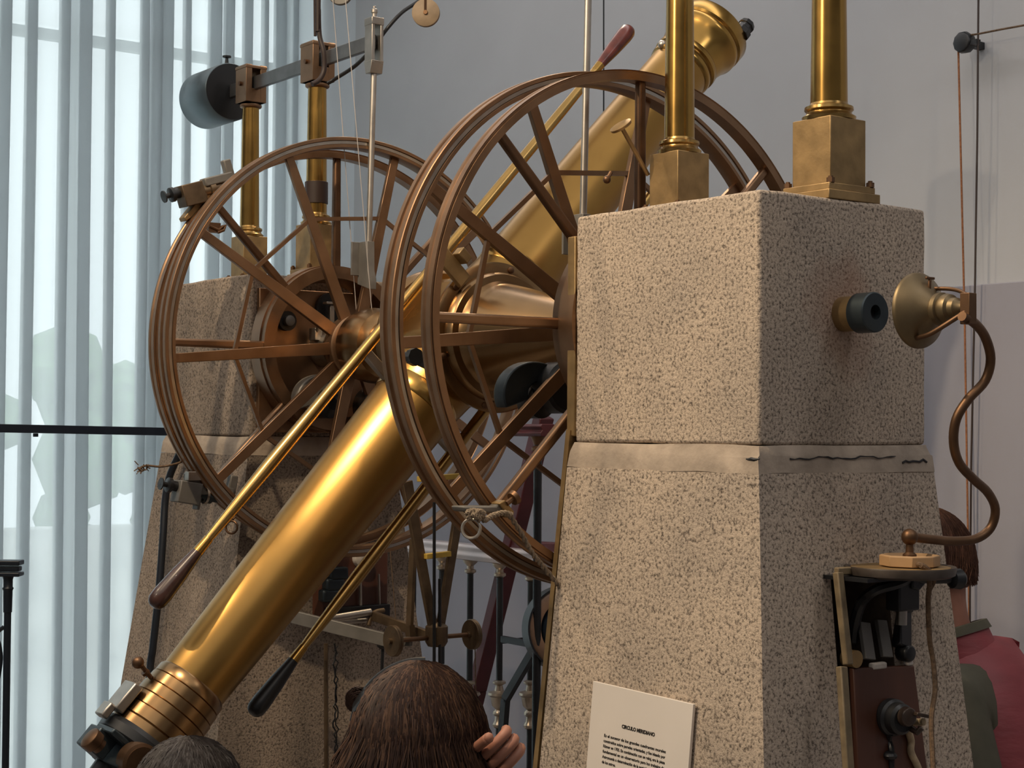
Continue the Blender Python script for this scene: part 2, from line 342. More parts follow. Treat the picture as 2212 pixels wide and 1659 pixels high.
# ------------------------------------------------------------------ granite piers
def pier(label, xa, xb, ya, yb, zt, zl, dx, dxl, dy, gm, niche=None, platex=None, name='granite_pier', sgn=-1):
    root = thing(name, label, 'pier', ((xa+xb)/2, (ya+yb)/2, ZFL))
    m = MB()
    # slightly irregular upper block
    n = 7; P = []; Fc = []
    def loop(x0, x1, y0, y1, z, j=.0012):
        L = []
        for i in range(n): L.append((x0+(x1-x0)*i/n, y0, z))
        for i in range(n): L.append((x1, y0+(y1-y0)*i/n, z))
        for i in range(n): L.append((x1-(x1-x0)*i/n, y1, z))
        for i in range(n): L.append((x0, y1-(y1-y0)*i/n, z))
        return [(a+random.uniform(-j, j), b+random.uniform(-j, j), c+random.uniform(-j, j)) for a, b, c in L]
    K = 4*n; rows = 12
    for r in range(rows+1): P += loop(xa, xb, ya, yb, zl+(zt-zl)*r/rows)
    for r in range(rows):
        for k in range(K): j = (k+1) % K; Fc.append((r*K+k, r*K+j, (r+1)*K+j, (r+1)*K+k))
    Fc.append(tuple(reversed(range(K)))); Fc.append(tuple(range(rows*K, (rows+1)*K)))
    m.add(P, Fc); make('upper_block', m, gm, root, bevel=.006, seg=3)
    # worn ledge between the blocks
    m = MB(); P = []; Fc = []; e = .008
    prof = [(.0, .0005), (-.003, .002), (-.016, e*.8), (-.020, e), (-.045, e+.002)]
    for dz, o in prof: P += loop(xa-o, xb+o, ya-o, yb+o, zl+dz, .0016)
    for r in range(len(prof)-1):
        for k in range(K): j = (k+1) % K; Fc.append((r*K+k, (r+1)*K+k, (r+1)*K+j, r*K+j))
    Fc.append(tuple(range(K))); Fc.append(tuple(reversed(range((len(prof)-1)*K, len(prof)*K))))
    m.add(P, Fc); make('ledge', m, mortar, root)
    # battered lower block, with a niche in its +x face if wanted
    z1 = zl-.045; h = z1-ZFL; o = e+.002
    def cor(z, sx, sy):
        t = z1-z; return ((xa-o-dxl*t) if sx < 0 else (xb+o+dx*t), (ya-o-dy*t) if sy < 0 else (yb+o+dy*t), z)
    B = [cor(ZFL, -1, -1), cor(ZFL, 1, -1), cor(ZFL, 1, 1), cor(ZFL, -1, 1)]; T = [cor(z1, -1, -1), cor(z1, 1, -1), cor(z1, 1, 1), cor(z1, -1, 1)]
    m = MB()
    if not niche: m.hexa(B+T)
    else:
        m.add(B+T, [(3, 2, 1, 0), (4, 5, 6, 7), (0, 1, 5, 4), (2, 3, 7, 6), (3, 0, 4, 7)])
        y0, y1, na, nb = niche; zs_ = [ZFL, na, nb, z1]; G = []
        for z in zs_:
            x, ylo, _ = cor(z, 1, -1); yhi = cor(z, 1, 1)[1]
            for y in (ylo, y0, y1, yhi): G.append(Vector((x, y, z)))
        fs = []
        for i in range(3):
            for j in range(3):
                if i == 1 and j == 1: continue
                fs.append((i*4+j, i*4+j+1, i*4+j+5, i*4+j+4))
        m.add(G, fs)
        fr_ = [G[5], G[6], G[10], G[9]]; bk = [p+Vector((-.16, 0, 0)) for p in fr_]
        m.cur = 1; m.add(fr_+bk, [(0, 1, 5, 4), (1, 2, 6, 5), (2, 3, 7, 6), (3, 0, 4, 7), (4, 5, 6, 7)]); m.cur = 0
    make('lower_block', m, [gm, niche_m], root)
    if platex is not None:
        m = MB(); t = .014*(-sgn)
        th_ = .014 if sgn > 0 else .022
        m.box((platex + (th_/2 if sgn > 0 else -th_/2), (ya+yb)/2, (zt+zl)/2-.012), (th_, yb-ya-(.03 if sgn > 0 else -.004), zt-zl-.045))
        make('bearing_plate', m, bronze if sgn > 0 else dullbrass, root, bevel=.002)
        if sgn > 0: return root
        m = MB(); xx = platex+(.008 if sgn > 0 else -.008)
        m.bar((xx-.006, ya+.02, zl+.02), (xx-.045, ya-.04, zl-.75), .05, .012, up=(1, 0, 0)); make('side_strap', m, dullbrass, root)
    return root
PX0, PX1, PY0, PY1 = .5539-.4636, .5539, -.1946, -.1946+.4013
nx = PX1+.01+.055
ny0 = AX(1832, 1300, nx).y; ny1 = AX(1955, 1300, nx).y; nzt = AX(1880, 1243, nx).z; nzb = AX(1880, 1440, nx).z
near_pier = pier('near granite pier with the paper sign and the reflector lamp', PX0, PX1, PY0, PY1, .1906, -.216, .105, .04, .078, gran, (ny0, ny1, -.95, nzt), PX0, sgn=-1)
q = MB(); random.seed(4); xx = PX1+.0095
pts = [Vector((xx, PY0+.06+i*.011, -.2365+random.uniform(-.0025, .0025))) for i in range(24)]
q.tube(pts, [.0012*random.uniform(.5, 1.4) for _ in pts], 5)
pts = [Vector((xx, PY0+.33+i*.009, -.2435+random.uniform(-.003, .003))) for i in range(8)]; q.tube(pts, .002, 5)
pts = [Vector((PX1-.02+i*.006, PY0-.0085, -.238+random.uniform(-.001, .001))) for i in range(6)]; q.tube(pts, [.001, .002, .003, .003, .002, .001], 6)
make('crack', q, black, near_pier)['kind'] = 'stuff'
FX0, FX1 = -1.612, -1.15
far_pier = pier('far dark-streaked granite pier beside the curtain, behind the left wheel', FX0, FX1, PY0, .2, .176, -.216, .054, .08, .137, gran2, None, FX1, sgn=1)
def near_face_x(z): return PX1+.01+.105*(-.261-z)          # +x face of the near pier's lower block
def near_face_y(z): return PY0-.01-.078*(-.261-z)
def far_face_x(z): return FX1+.01+.054*(-.261-z)
def far_face_y(z): return PY0-.01-.137*(-.261-z)
# ------------------------------------------------------------------ brass columns
YC = .03
def column(xc, r, zt, label, capital, zr, gname):
    root = thing('brass_column', label, 'column', (xc, YC, .1906 if xc > 0 else .176), gname)
    z0 = .1906 if xc > 0 else .176
    bh = zr-z0; w_ = r*2.75; q = 0.028
    m = MB(); m.box((xc, YC, z0+.008), (w_*1.35, w_*1.45, .016)); m.box((xc, YC, z0+.022), (w_*1.22, w_*1.3, .012)); make('base_plate', m, dullbrass, root, bevel=.0015)
    m = MB(); m.box((xc, YC, (z0+q+zr)/2), (w_, w_, bh-q)); make('plinth', m, dullbrass, root, bevel=.0015)
    for sx, sy in ((-1, -1), (1, -1), (1, 1), (-1, 1)):
        m = MB(); m.lathe((xc+sx*w_*.56, YC+sy*w_*.56, z0+.028), (0, 0, 1), [(0, .007), (.008, .007), (.008, .004), (.011, .004)], 6); make('bolt', m, dbronze, root)
    m = MB(); m.lathe((xc, YC, zr), (0, 0, 1), [(0, r*1.42), (.006, r*1.45), (.010, r*1.25), (.014, r*1.2), (.018, r*1.32), (.023, r*1.3), (.026, r*1.06), (.03, r*1.0)], 40); make('base_moulding', m, brass, root)
    m = MB(); m.lathe((xc, YC, zr+.028), (0, 0, 1), [(0, r), (zt-zr-.028, r*.86)], 48); make('shaft', m, pbrass, root)
    if capital:
        m = MB(); m.lathe((xc, YC, zt-.004), (0, 0, 1), [(0, r*.9), (.003, r*1.12), (.009, r*1.15), (.012, r*.95)], 40)
        cw = r*2.35; ch = .1
        for sy in (-1, 1): m.box((xc, YC+sy*(cw/2-.009), zt+.01+ch/2), (cw, .018, ch))
        m.box((xc, YC, zt+.01+.018), (cw*.99, cw*.99, .036)); m.box((xc, YC, zt+.01+ch-.006), (cw*1.04, cw*1.04, .008))
        make('slotted_capital', m, bronze, root, bevel=.0012)
        m = MB(); m.lathe((xc, YC-cw/2-.006, zt+.06), (0, 1, 0), [(0, .006), (cw+.012, .006)], 12); make('pivot_pin', m, dbronze, root)
    return root
cz_ = None
GL, GR = 'brass columns on the far pier', 'brass columns on the near pier'
zl1 = AY(541, 512, YC).z; zl2 = AY(690, 485, YC).z
ztL1 = AY(541, 232, YC).z; ztL2 = AY(685, 188, YC).z
XL2, XL1, XR1, XR2 = AY(685, 250, YC).x, AY(541, 300, YC).x, AY(1468, 200, YC).x, AY(1791, 120, YC).x
column(XL1, .026, ztL1, 'brass column on the far pier, the one nearer the dark drum weight', True, zl1, GL)
_cl = column(XL2, .027, ztL2, 'brass column on the far pier, the one under the dark hose', True, zl2, GL)
m = MB(); _za = AY(688, 440, YC).z; _zb = AY(688, 392, YC).z; m.lathe((XL2, YC, _za), (0, 0, 1), [(0, .0275), (.001, .0295), (_zb-_za-.001, .0292), (_zb-_za, .027)], 32); make('brown_sleeve', m, rubber, _cl)
column(XR1, .0287, .72, 'brass column on the near pier, left one beside the upper telescope tube', True, AY(1465, 334, YC).z, GR)
column(XR2, .0315, .72, 'brass column on the near pier, right one against the plain wall', True, AY(1791, 262, YC).z, GR)
# ------------------------------------------------------------------ counterweight levers
XH = -.917
def lever(x_in, x_out, pts, zin, zout, rodx, label, drum=True, rodtop=None, rodbot=.1):
    root = thing('counterweight_lever', label, 'lever', (rodx, YC, rodbot))
    m = MB(); m.bar((x_in, YC, zin), (x_out, YC, zout), .012, .036); make('lever_beam', m, steel, root, bevel=.002)
    d = Vector((x_out-x_in, 0, zout-zin)).normalized(); s = 1 if x_out > x_in else -1
    if drum:
        c0 = Vector((x_out, YC, zout)); L = .165
        m = MB(); m.lathe(c0, d, [(0, .0775), (.003, .0795), (L-.003, .0795), (L, .0775)], 56); o = make('drum_weight', m, drumsteel, root); m = MB(); m.lathe(c0-d*.001, d, [(0, .0765), (.002, .0765)], 48); make('drum_face', m, black, root)
        m = MB(); c = c0+d*.03+Vector((0, 0, .078)); m.lathe(c, (0, 0, 1), [(0, .006), (.02, .004), (.022, .012), (.026, .012), (.027, .003)], 14); make('set_screw', m, black, root)
    zi = zin
    m = MB(); hx = x_in
    for sy in (-1, 1): m.box((hx, YC+sy*.012, zi), (.034, .008, .11))
    m.box((hx, YC, zi+.047), (.036, .034, .018)); m.prism([(hx-.018, YC-.017, zi-.048), (hx+.018, YC-.017, zi-.048), (hx+.011, YC-.017, zi-.078), (hx-.011, YC-.017, zi-.078)], (0, .034, 0))
    m.lathe((hx, YC, zi+.056), (0, 0, 1), [(0, .006), (.012, .006), (.013, .008), (.022, .008), (.024, .004), (.03, .004)], 12)
    make('suspension_block', m, silver, root, bevel=.0015)
    m = MB(); m.tube([(hx, YC, zi-.075), (hx, YC-.01, rodbot)], .0075, 14); make('hanging_rod', m, silver, root)
    m = MB(); z = rodbot+.005
    m.prism([(hx-.018, YC-.025, z), (hx+.018, YC-.025, z), (hx+.02, YC-.025, z-.07), (hx+.028, YC-.025, z-.09), (hx+.028, YC-.025, z-.115), (hx-.026, YC-.025, z-.10)], (0, .02, 0))
    m.box((hx-.022, YC-.03, z-.04), (.006, .03, .08)); m.box((hx+.03, YC+.03, z-.09), (.03, .006, .05))
    make('hook_plate', m, graypaint, root, bevel=.001)
    return root
pb = AY(808, 90, YC); pc = AY(541, 182, YC); pdrum = AY(500, 198, YC)
lever(pb.x, pdrum.x, None, pb.z, pdrum.z, pb.x, 'steel lever with dark drum weight carried by the columns of the far pier', True, None, AY(804, 528, YC).z)
prr = AY(1269, 300, YC)
lever(prr.x, XR2+.12, None, pb.z+.03, pb.z+.0, prr.x, 'steel lever of the near pier, hanging a long bright rod behind the pier edge', True, None, AY(1269, 470, YC).z)
# ------------------------------------------------------------------ telescope (turns as one)
X0 = -.53; TH = math.radians(47.2)
U = Vector((0, math.cos(TH), math.sin(TH))); NPD = Vector((0, -math.sin(TH), math.cos(TH)))   # NPD: towards the upper left of the tube
O = Vector((X0, 0, 0))
tel = thing('meridian_telescope', 'large brass meridian telescope tilted between the two granite piers, with its two spoked wheels', 'telescope', O)
def TL(name, prof, m_, parent=tel, n=64, cap=True, o=O, d=U):
    q = MB(); q.lathe(o, d, prof, n, cap); return make(name, q, m_, parent)
TL('lower_tube', [(-.955, .0685), (-.94, .0695), (-.55, .0805), (-.18, .0905), (-.12, .097), (-.10, .103)], tbrass)
TL('upper_tube', [(.10, .103), (.125, .097), (.18, .091), (.55, .0835), (.90, .0745), (.91, .074)], tbrass)
TL('tube_collar', [(-.21, .091), (-.205, .0935), (-.175, .0935), (-.17, .091)], pbrass)
TL('tube_collar', [(.17, .091), (.175, .0935), (.2, .0935), (.205, .091)], pbrass)
TL('objective_cell', [(.905, .0745), (.91, .079), (.92, .080), (.925, .077), (.932, .077), (.935, .082), (.945, .0825), (.95, .079), (.975, .083), (1.0, .09), (1.01, .096), (1.02, .097), (1.027, .094), (1.032, .0985), (1.06, .0995), (1.065, .096), (1.065, .08), (1.05, .075)], pbrass)
m = MB(); c = O+U*1.063 - NPD*.03+Vector((.075, 0, 0)); m.lathe(c, U, [(0, .024), (.016, .024), (.02, .018), (.03, .018), (.032, .022), (.044, .018)], 8); make('cap_knob', m, black, tel, bevel=.001)
m = MB(); m.ball(O+U*.915+NPD*.078, .011, 12); make('adjusting_stud', m, silver, tel)
TL('eyepiece_ring', [(-.94, .0705), (-.945, .0745), (-.962, .075), (-.963, .0735), (-.965, .0765), (-.985, .077), (-.986, .0755), (-.988, .079), (-1.008, .0795), (-1.009, .078), (-1.011, .081), (-1.033, .0815), (-1.034, .080), (-1.036, .084), (-1.058, .0845), (-1.06, .083), (-1.062, .0855), (-1.078, .0855), (-1.08, .083)][::-1], sbronze)
eye = TL('eyepiece_plate', [(-1.12, .07), (-1.115, .085), (-1.105, .094), (-1.088, .095), (-1.078, .088)], black)
SX = Vector((1, 0, 0))
m = MB(); R3 = Matrix((SX, U, NPD)).transposed()
m.box(O-U*1.135+NPD*.02+SX*.02, (.12, .05, .07), R3); m.box(O-U*1.14+NPD*.085+SX*.01, (.05, .045, .045), R3); m.box(O-U*1.115+NPD*.075+SX*.03, (.075, .012, .05), R3)
make('micrometer_box', m, darksteel, tel, bevel=.003)
m = MB(); m.lathe(O-U*1.13+SX*.07+NPD*.03, SX, [(0, .036), (.03, .036), (.032, .03), (.034, .03)], 36); make('micrometer_drum', m, dbronze, tel)
m = MB(); m.lathe(O-U*1.16+NPD*.03, -U, [(0, .028), (.03, .026), (.035, .03), (.05, .03), (.055, .018)], 32); make('ocular', m, black, tel)
m = MB(); m.lathe(O-U*1.15+NPD*.095+SX*.06, NPD, [(0, .014), (.01, .014), (.012, .02), (.03, .021), (.034, .012)], 20); make('thumb_screw', m, dbronze, tel, bevel=.001)
m = MB(); b0 = O-U*1.045+NPD*.088; m.box(b0+NPD*.008, (.05, .06, .02), R3); m.box(b0-U*.04+NPD*.02, (.034, .03, .016), R3); make('clamp_lug', m, silver, tel, bevel=.003)
m = MB(); b1 = O-U*.985+NPD*.078; m.tube([b1, b1+NPD*.03+U*.004], .0045, 10); m.ball(b1+NPD*.04+U*.004, .012, 14); m.lathe(b1+NPD*.012, NPD, [(0, .008), (.006, .008)], 12); make('ball_screw', m, dbronze, tel)
m = MB()
for k in range(3): m.ball(O-U*(1.045+.022*k)-NPD*.088+SX*.01, .012, 10)
make('rim_studs', m, redgrip, tel)
# centre cube, flanges and axis
m = MB(); m.box(O, (.235, .21, .21), R3); make('centre_cube', m, brass, tel, bevel=.03, seg=5)
m = MB(); m.lathe(O, (1, 0, 0), [(.09, .15), (.10, .158), (.113, .16), (.116, .155), (.118, .138), (.132, .136), (.138, .132), (.14, .118), (.15, .112), (.17, .108), (.21, .1), (.30, .078), (.385, .058), (.40, .056), (.405, .07), (.42, .07)], 72); make('axis_cone', m, sbronze, tel)
m = MB(); m.lathe(O, (-1, 0, 0), [(.09, .15), (.10, .158), (.113, .16), (.12, .152), (.14, .135), (.175, .105), (.22, .078), (.27, .062), (.315, .057), (.32, .064), (.325, .078), (.345, .086), (.375, .089), (.41, .084), (.43, .074), (.44, .066), (.50, .062), (.53, .05)], 72); make('axis_cone', m, sbronze, tel)
m = MB(); m.lathe(O, (1, 0, 0), [(.42, .05), (.60, .045)], 32); make('axis_pivot', m, silver, tel)
m = MB(); m.lathe(O, (-1, 0, 0), [(.5, .05), (.61, .045)], 32); make('axis_pivot', m, silver, tel)
for k in range(6):
    a = PI/3*k+.3; m = MB(); m.lathe(O+Vector((.114, .148*math.cos(a), .148*math.sin(a))), (1, 0, 0), [(0, .007), (.006, .007), (.008, .004)], 10); make('flange_screw', m, dbronze, tel)
# slotted bracket on the cube
m = MB(); c = AX(975, 575, X0+.13)
m.box(c, (.012, .035, .09), R3); m.box(c+U*.03+SX*.01, (.025, .02, .03), R3); make('bracket', m, dullbrass, tel, bevel=.002)
m = MB(); c = AX(878, 772, X0+.2); m.lathe(c, SX, [(0, .012), (.02, .012), (.022, .018), (.035, .018)], 8); m.tube([c+SX*.01, AX(925, 790, X0+.16)], .009, 10); make('clamp_handle', m, black, tel)
# long handling rods with wooden grips, above and below the tube
def rods(off, name_grip, s0, s1, gm0, gm1):
    c = O + NPD*off
    prof = [(s0+.17, .0085), (s0+.19, .0095), (s0+.28, .0125), (s0+.36, .0145), (s0+.5, .0135), (-.15, .0125), (.15, .0125), (s1-.5, .0125), (s1-.3, .012), (s1-.15, .010), (s1-.13, .009)]
    q = MB(); q.lathe(c, U, prof, 24); rod = make('handling_rod', q, brass, tel)
    for sgn, s, gm in ((1, s0, gm0), (-1, s1, gm1)):
        q = MB(); q.lathe(c+U*s, U*sgn, [(0, .008), (.004, .014), (.012, .0185), (.03, .0195), (.08, .0165), (.14, .0105), (.17, .0082)], 28); make('wooden_grip', q, gm, rod)
        q = MB(); q.lathe(c+U*(s+sgn*.135), U*sgn, [(0, .0112), (.035, .0098)], 20); make('ferrule', q, pbrass, rod)
    for s in (-.2, .2):
        q = MB(); q.bar(c+U*s, O+NPD*(off*.5)+U*s, .02, .02); make('rod_bracket', q, silver, rod, bevel=.002)
rods(.168, 'g', -.885, .865, grip, redgrip)
rods(-.142, 'g', -.905, .865, black, grip)
# spoked graduated wheels turning with the telescope
def wheel(xc, R, label, flip):
    c = Vector((xc, 0, 0)); w = .020; t = .025
    q = MB(); s = 1
    q.ringlathe(c, (1, 0, 0), [(-w, R-.001), (-w, R-t), (-w*.4, R-t-.002), (w*.4, R-t-.002), (w, R-t), (w, R-t+.007), (w-.004, R-t+.008), (w-.004, R-.009), (w, R-.008), (w, R-.001), (w-.002, R), (w*.35, R), (w*.3, R-.004), (-w*.3, R-.004), (-w*.35, R), (-w+.002, R)], 180)
    rim = make('wheel_rim', q, bronze, tel, ang=25)
    q = MB(); q.ringlathe(c+Vector((w-.0035, 0, 0)), (1, 0, 0), [(0, R-.0095), (0, R-t+.0085), (.0008, R-t+.0085), (.0008, R-.0095)], 180); make('graduated_band', q, silver, rim)
    for k in range(10):
        a = math.radians(5+36*k); d = Vector((0, math.cos(a), math.sin(a)))
        q = MB(); q.bar(c+d*.055, c+d*(R-t+.004), .030, .014, .021, .011, up=(1, 0, 0)); sp = make('spoke', q, bronze, rim, bevel=.0012)
        a2 = a+math.radians(36); d2 = Vector((0, math.cos(a2), math.sin(a2)))
        q = MB(); q.bar(c+d*.322, c+d2*.322, .009, .009, up=(1, 0, 0)); make('brace', q, bronze, rim)
    q = MB(); q.lathe(c-Vector((.02, 0, 0)), (1, 0, 0), [(0, .07), (.004, .076), (.036, .076), (.04, .07)], 48); make('hub_flange', q, bronze, rim)
wheel(-.067, .5005, '', 1)
wheel(-.992, .4995, '', -1)
# ------------------------------------------------------------------ fixed microscope frames
def frame(xc, R, xp, label, dark):
    root = thing('microscope_frame', label, 'frame', (xc, 0, -R))
    c = Vector((xc, 0, 0)); w = .015; t = .019; q = MB()
    q.ringlathe(c, (1, 0, 0), [(-w, R), (-w, R-t), (w, R-t), (w, R-.006), (w-.003, R-.005), (w-.003, R-.002), (w-.001, R), (0, R), (-.002, R-.003), (-.007, R-.003), (-.009, R)], 180)
    make('rim', q, bronze, root, ang=25)
    for k in range(8):
        a = math.radians(45*k+ (0 if True else 0)); d = Vector((0, math.cos(a), math.sin(a)))
        q = MB(); n = 16
        q.bar(c+d*.185, c+d*(R-t+.003), .021, .018, .018, .016, up=(1, 0, 0)); o = make('arm', q, dbronze if k in (3, 2) else bronze, root, bevel=.005, seg=3)
    s = 1 if xp > xc else -1
    q = MB(); L = abs(xp-xc)
    q.ringlathe(c-Vector((s*.012, 0, 0)), (s, 0, 0), [(0, .2), (0, .17), (L+.012, .162), (L+.012, .203), (L*.4, .203), (L*.4, .2)], 96); make('bearing_ring', q, bronze, root)
    return root
fr_near = frame(.041, .487, PX0, 'bronze eight-armed ring frame close to the near pier, rope tied on it', 0)
fr_far = frame(-1.085, .4815, FX1+.014, 'bronze eight-armed ring frame against the far pier with two small microscopes', 1)
# fittings inside the far bearing ring
q = MB(); c = AX(622, 693, -1.12); q.lathe(c, (1, 0, 0), [(-.015, .024), (0, .024)], 24); make('screw_hole', q, black, fr_far)
q = MB(); q.lathe(c, (1, 0, 0), [(-.01, .013), (.012, .013), (.014, .010)], 20); make('screw_head', q, graypaint, fr_far)
q = MB(); c = AX(715, 668, -1.125); q.lathe(c, (1, 0, 0), [(-.01, .04), (.0, .04)], 28); make('sight_hole', q, black, fr_far)
q = MB(); q.box(AX(713, 655, -1.10), (.02, .03, .006)); q.box(AX(716, 680, -1.105), (.01, .012, .045)); make('catch', q, silver, fr_far, bevel=.001)
q = MB(); c = AX(682, 722, -1.10); q.box(c, (.03, .02, .03)); q.tube([c, c+Vector((.03, -.01, .02))], .005, 8); make('stop', q, silver, fr_far, bevel=.001)
# mushroom-headed screw near the top right of the near frame
q = MB(); a = AX(1400, 378, .07); b = AX(1341, 272, .07); q.tube([a, b], .0042, 10); dd = (b-a).normalized(); q.lathe(b-dd*.004, dd, [(0, .004), (.001, .021), (.006, .022), (.008, .015)], 28); make('mushroom_screw', q, dullbrass, fr_near)
q = MB(); a = AX(1311, 388, .0); q.ball(a, .008, 10); q.tube([a, AX(1320, 372, .0)], .004, 8); make('thumb_screw', q, dbronze, fr_near)
# roller hooks under both axis ends
def crescent(cpx, x, ro, ri, m1, label, name='roller_hook', drum=None):
    c = AX(*cpx, x); root = thing(name, label, 'hook', c); P = []; n = 18
    a0, a1 = math.radians(25), math.radians(205)
    for i in range(n+1): a = a0+(a1-a0)*i/n; P.append((x, c.y+ro*math.cos(a), c.z+ro*math.sin(a)*.82))
    for i in range(n+1): a = a1-(a1-a0)*i/n; rr = ri + (ro-ri)*.0; P.append((x, c.y+rr*math.cos(a)+.012, c.z+rr*math.sin(a)*.82-.0))
    q = MB(); q.prism(P, (-.034, 0, 0)); make('hook', q, m1, root, bevel=.003)
    q = MB(); q.lathe((x-.05, c.y+.025, c.z-.012), (1, 0, 0), [(0, .034), (.035, .034), (.037, .028), (.05, .014)], 32); make('roller', q, black, root)
    if drum: q = MB(); q.lathe((x-.02, drum.y, drum.z), (1, 0, 0), [(0, .05), (.05, .05), (.056, .044)], 36); make('weight', q, black, root)
    return root
crescent((1158, 852), -.10, .077, .03, darksteel, 'dark curved roller hook under the axis by the near pier', drum=AX(1190, 838, -.12))
crescent((700, 862), -1.02, .072, .028, graypaint, 'grey curved roller hook under the axis near the far pier', drum=AX(790, 880, -1.06))
# ------------------------------------------------------------------ reading microscopes
def scope(c, dir_, label, lens=True):
    c = Vector(c); d = Vector(dir_).normalized(); root = thing('reading_microscope', label, 'microscope', c)
    up = Vector((1, 0, 0)); s = d.cross(up).normalized(); R = Matrix((up, s, d)).transposed()
    q = MB(); q.box(c, (.045, .05, .055), R); q.box(c+s*.02+d*.03, (.03, .03, .006), R); make('box_body', q, tarn if lens else graypaint, root, bevel=.002)
    q = MB(); q.lathe(c+d*.027, d, [(0, .013), (.02, .013), (.022, .017), (.035, .017), (.037, .012), (.07, .012), (.072, .015), (.085, .014)], 24); make('barrel', q, tarn if lens else darksteel, root)
    q = MB(); q.lathe(c-d*.03-s*.01, -d, [(-.004, .012), (.01, .012), (.012, .017), (.02, .017), (.022, .006), (.034, .006), (.035, .014), (.038, .014)], 20); make('eyepiece', q, black, root)
    q = MB(); q.box(c+d*.075-s*.018, (.03, .02, .075), R); q.box(c+d*.11-s*.035, (.02, .045, .02), R); make('mount', q, graypaint, root, bevel=.003)
    return root
c1 = AX(412, 420, -1.09); t1 = AX(470, 405, -1.09)
s1 = scope(c1, (t1-c1), 'small brass microscope on the upper left rim of the far wheel')
q = MB(); q.prism([AX(422, 440, -1.085), AX(470, 402, -1.085), AX(486, 420, -1.085), AX(402, 478, -1.085), AX(398, 470, -1.085)], (-.03, 0, 0)); make('cradle', q, dullbrass, s1, bevel=.002)
q = MB(); q.tube([AX(452, 488, -1.07), AX(472, 497, -1.07), AX(480, 490, -1.07), AX(487, 486, -1.07), AX(483, 497, -1.07), AX(470, 502, -1.07)], .004, 8); q.box(AX(460, 492, -1.08), (.02, .03, .022)); make('wing_key', q, dbronze, s1)
c2 = AX(403, 1064, -1.09); t2 = AX(450, 1072, -1.09)
s2 = scope(c2, (t2-c2), 'small dark microscope on the lower left rim of the far wheel', False)
q = MB(); q.box(AX(425, 1028, -1.075), (.02, .05, .02)); make('index_plate', q, silver, s2, bevel=.001)
q = MB(); q.box(AX(432, 1045, -1.09), (.03, .07, .05)); make('cradle', q, graypaint, s2, bevel=.002)
q = MB(); q.lathe(AX(441, 1071, -1.07), (t2-c2), [(0, .019), (.006, .019), (.006, .013)], 24, cap=False); make('ring_clamp', q, silver, s2)
# small ring hanging on the far rim
def ringobj(px, py, x, r, label, mm, tie=None):
    c = AX(px, py, x); q = MB(); X_, Y_, D_ = basis((.6, -.8, .1)); pts = [c+(X_*math.cos(2*PI*i/28)+Y_*math.sin(2*PI*i/28))*r for i in range(29)]
    q.tube(pts, .0028, 8, cap=False)
    if tie is not None: q.tube(smooth(tie, 5), .003, 7)
    return one('key_ring', label, 'ring', q, mm)
ringobj(500, 1139, -1.07, .0145, 'thin dark iron ring hanging below the far wheel rim', dbronze, [AX(503, 1122, -1.07), AX(510, 1112, -1.075), AX(506, 1103, -1.08)])
ringobj(1018, 1142, .075, .0165, 'bright wire ring tied by rope under the near wheel rim', silver, [AX(1030, 1128, .072), AX(1040, 1120, .072)])
# twine sprig on the far rim
q = MB(); P = smooth([AX(299, 1014, -1.12), AX(315, 1006, -1.12), AX(345, 1008, -1.11), AX(372, 1004, -1.1), AX(392, 998, -1.1)], 5); q.tube(P, .0028, 6)
for i in range(26): p = AX(random.uniform(296, 318), random.uniform(1002, 1018), -1.12); q.tube([p, p+Vector((random.uniform(-.01, .01), random.uniform(-.012, .012), random.uniform(-.012, .012)))], .0012, 4)
one('frayed_twine', 'short frayed dark twine sticking out left of the far wheel', 'twine', q, rope2)
# clamp with knotted rope on the near rim
cl = thing('rim_clamp', 'dull metal clamp gripping the lower left rim of the near ring', 'clamp', AX(1060, 1105, .06))
q = MB(); q.prism([AX(1001, 1094, .075), AX(1072, 1093, .075), AX(1086, 1080, .075), AX(1112, 1104, .075), AX(1106, 1118, .075), AX(1080, 1108, .075), AX(1006, 1106, .075)], (-.04, 0, 0)); make('clamp_body', q, graypaint, cl, bevel=.003)
q = MB(); q.prism([AX(1078, 1088, .08), AX(1092, 1080, .08), AX(1112, 1106, .08), AX(1104, 1120, .08)], (-.05, 0, 0)); make('jaw', q, dullbrass, cl, bevel=.002)
q = MB(); a = AX(1094, 1088, .08); b = AX(1110, 1076, .08); q.tube([a, b], .005, 8); dd = (b-a).normalized(); q.lathe(b, dd, [(-.004, .012), (.004, .014), (.007, .008)], 20); make('thumb_screw', q, dbronze, cl)
q = MB()
def strand(pts, r, n=60, tw=2.0):
    P = smooth(pts, 12)
    for ph in (0, PI):
        L = 0; out = []
        for i, p in enumerate(P):
            d = (P[min(i+1, len(P)-1)]-P[max(i-1, 0)]).normalized(); a, b, _ = basis(d); t = i*.9+ph
            out.append(p+(a*math.cos(t)+b*math.sin(t))*r*.8)
        q.tube(out, r, 6)
strand([AX(1015, 1122, .085), AX(1010, 1108, .085), AX(1024, 1104, .085), AX(1040, 1112, .085), AX(1046, 1124, .085), AX(1060, 1116, .085), AX(1085, 1108, .085), AX(1105, 1112, .085)], .0032)
strand([AX(1020, 1110, .09), AX(1032, 1118, .09), AX(1044, 1108, .09), AX(1030, 1106, .09), AX(1036, 1124, .09)], .0032)
strand([AX(1100, 1112, .085), AX(1125, 1150, .08), AX(1150, 1195, .08), AX(1172, 1222, .08), AX(1205, 1262, .08), AX(1215, 1275, .08)], .003)
one('knotted_rope', 'pale knotted hemp rope trailing from the clamp to the near pier', 'rope', q, rope)
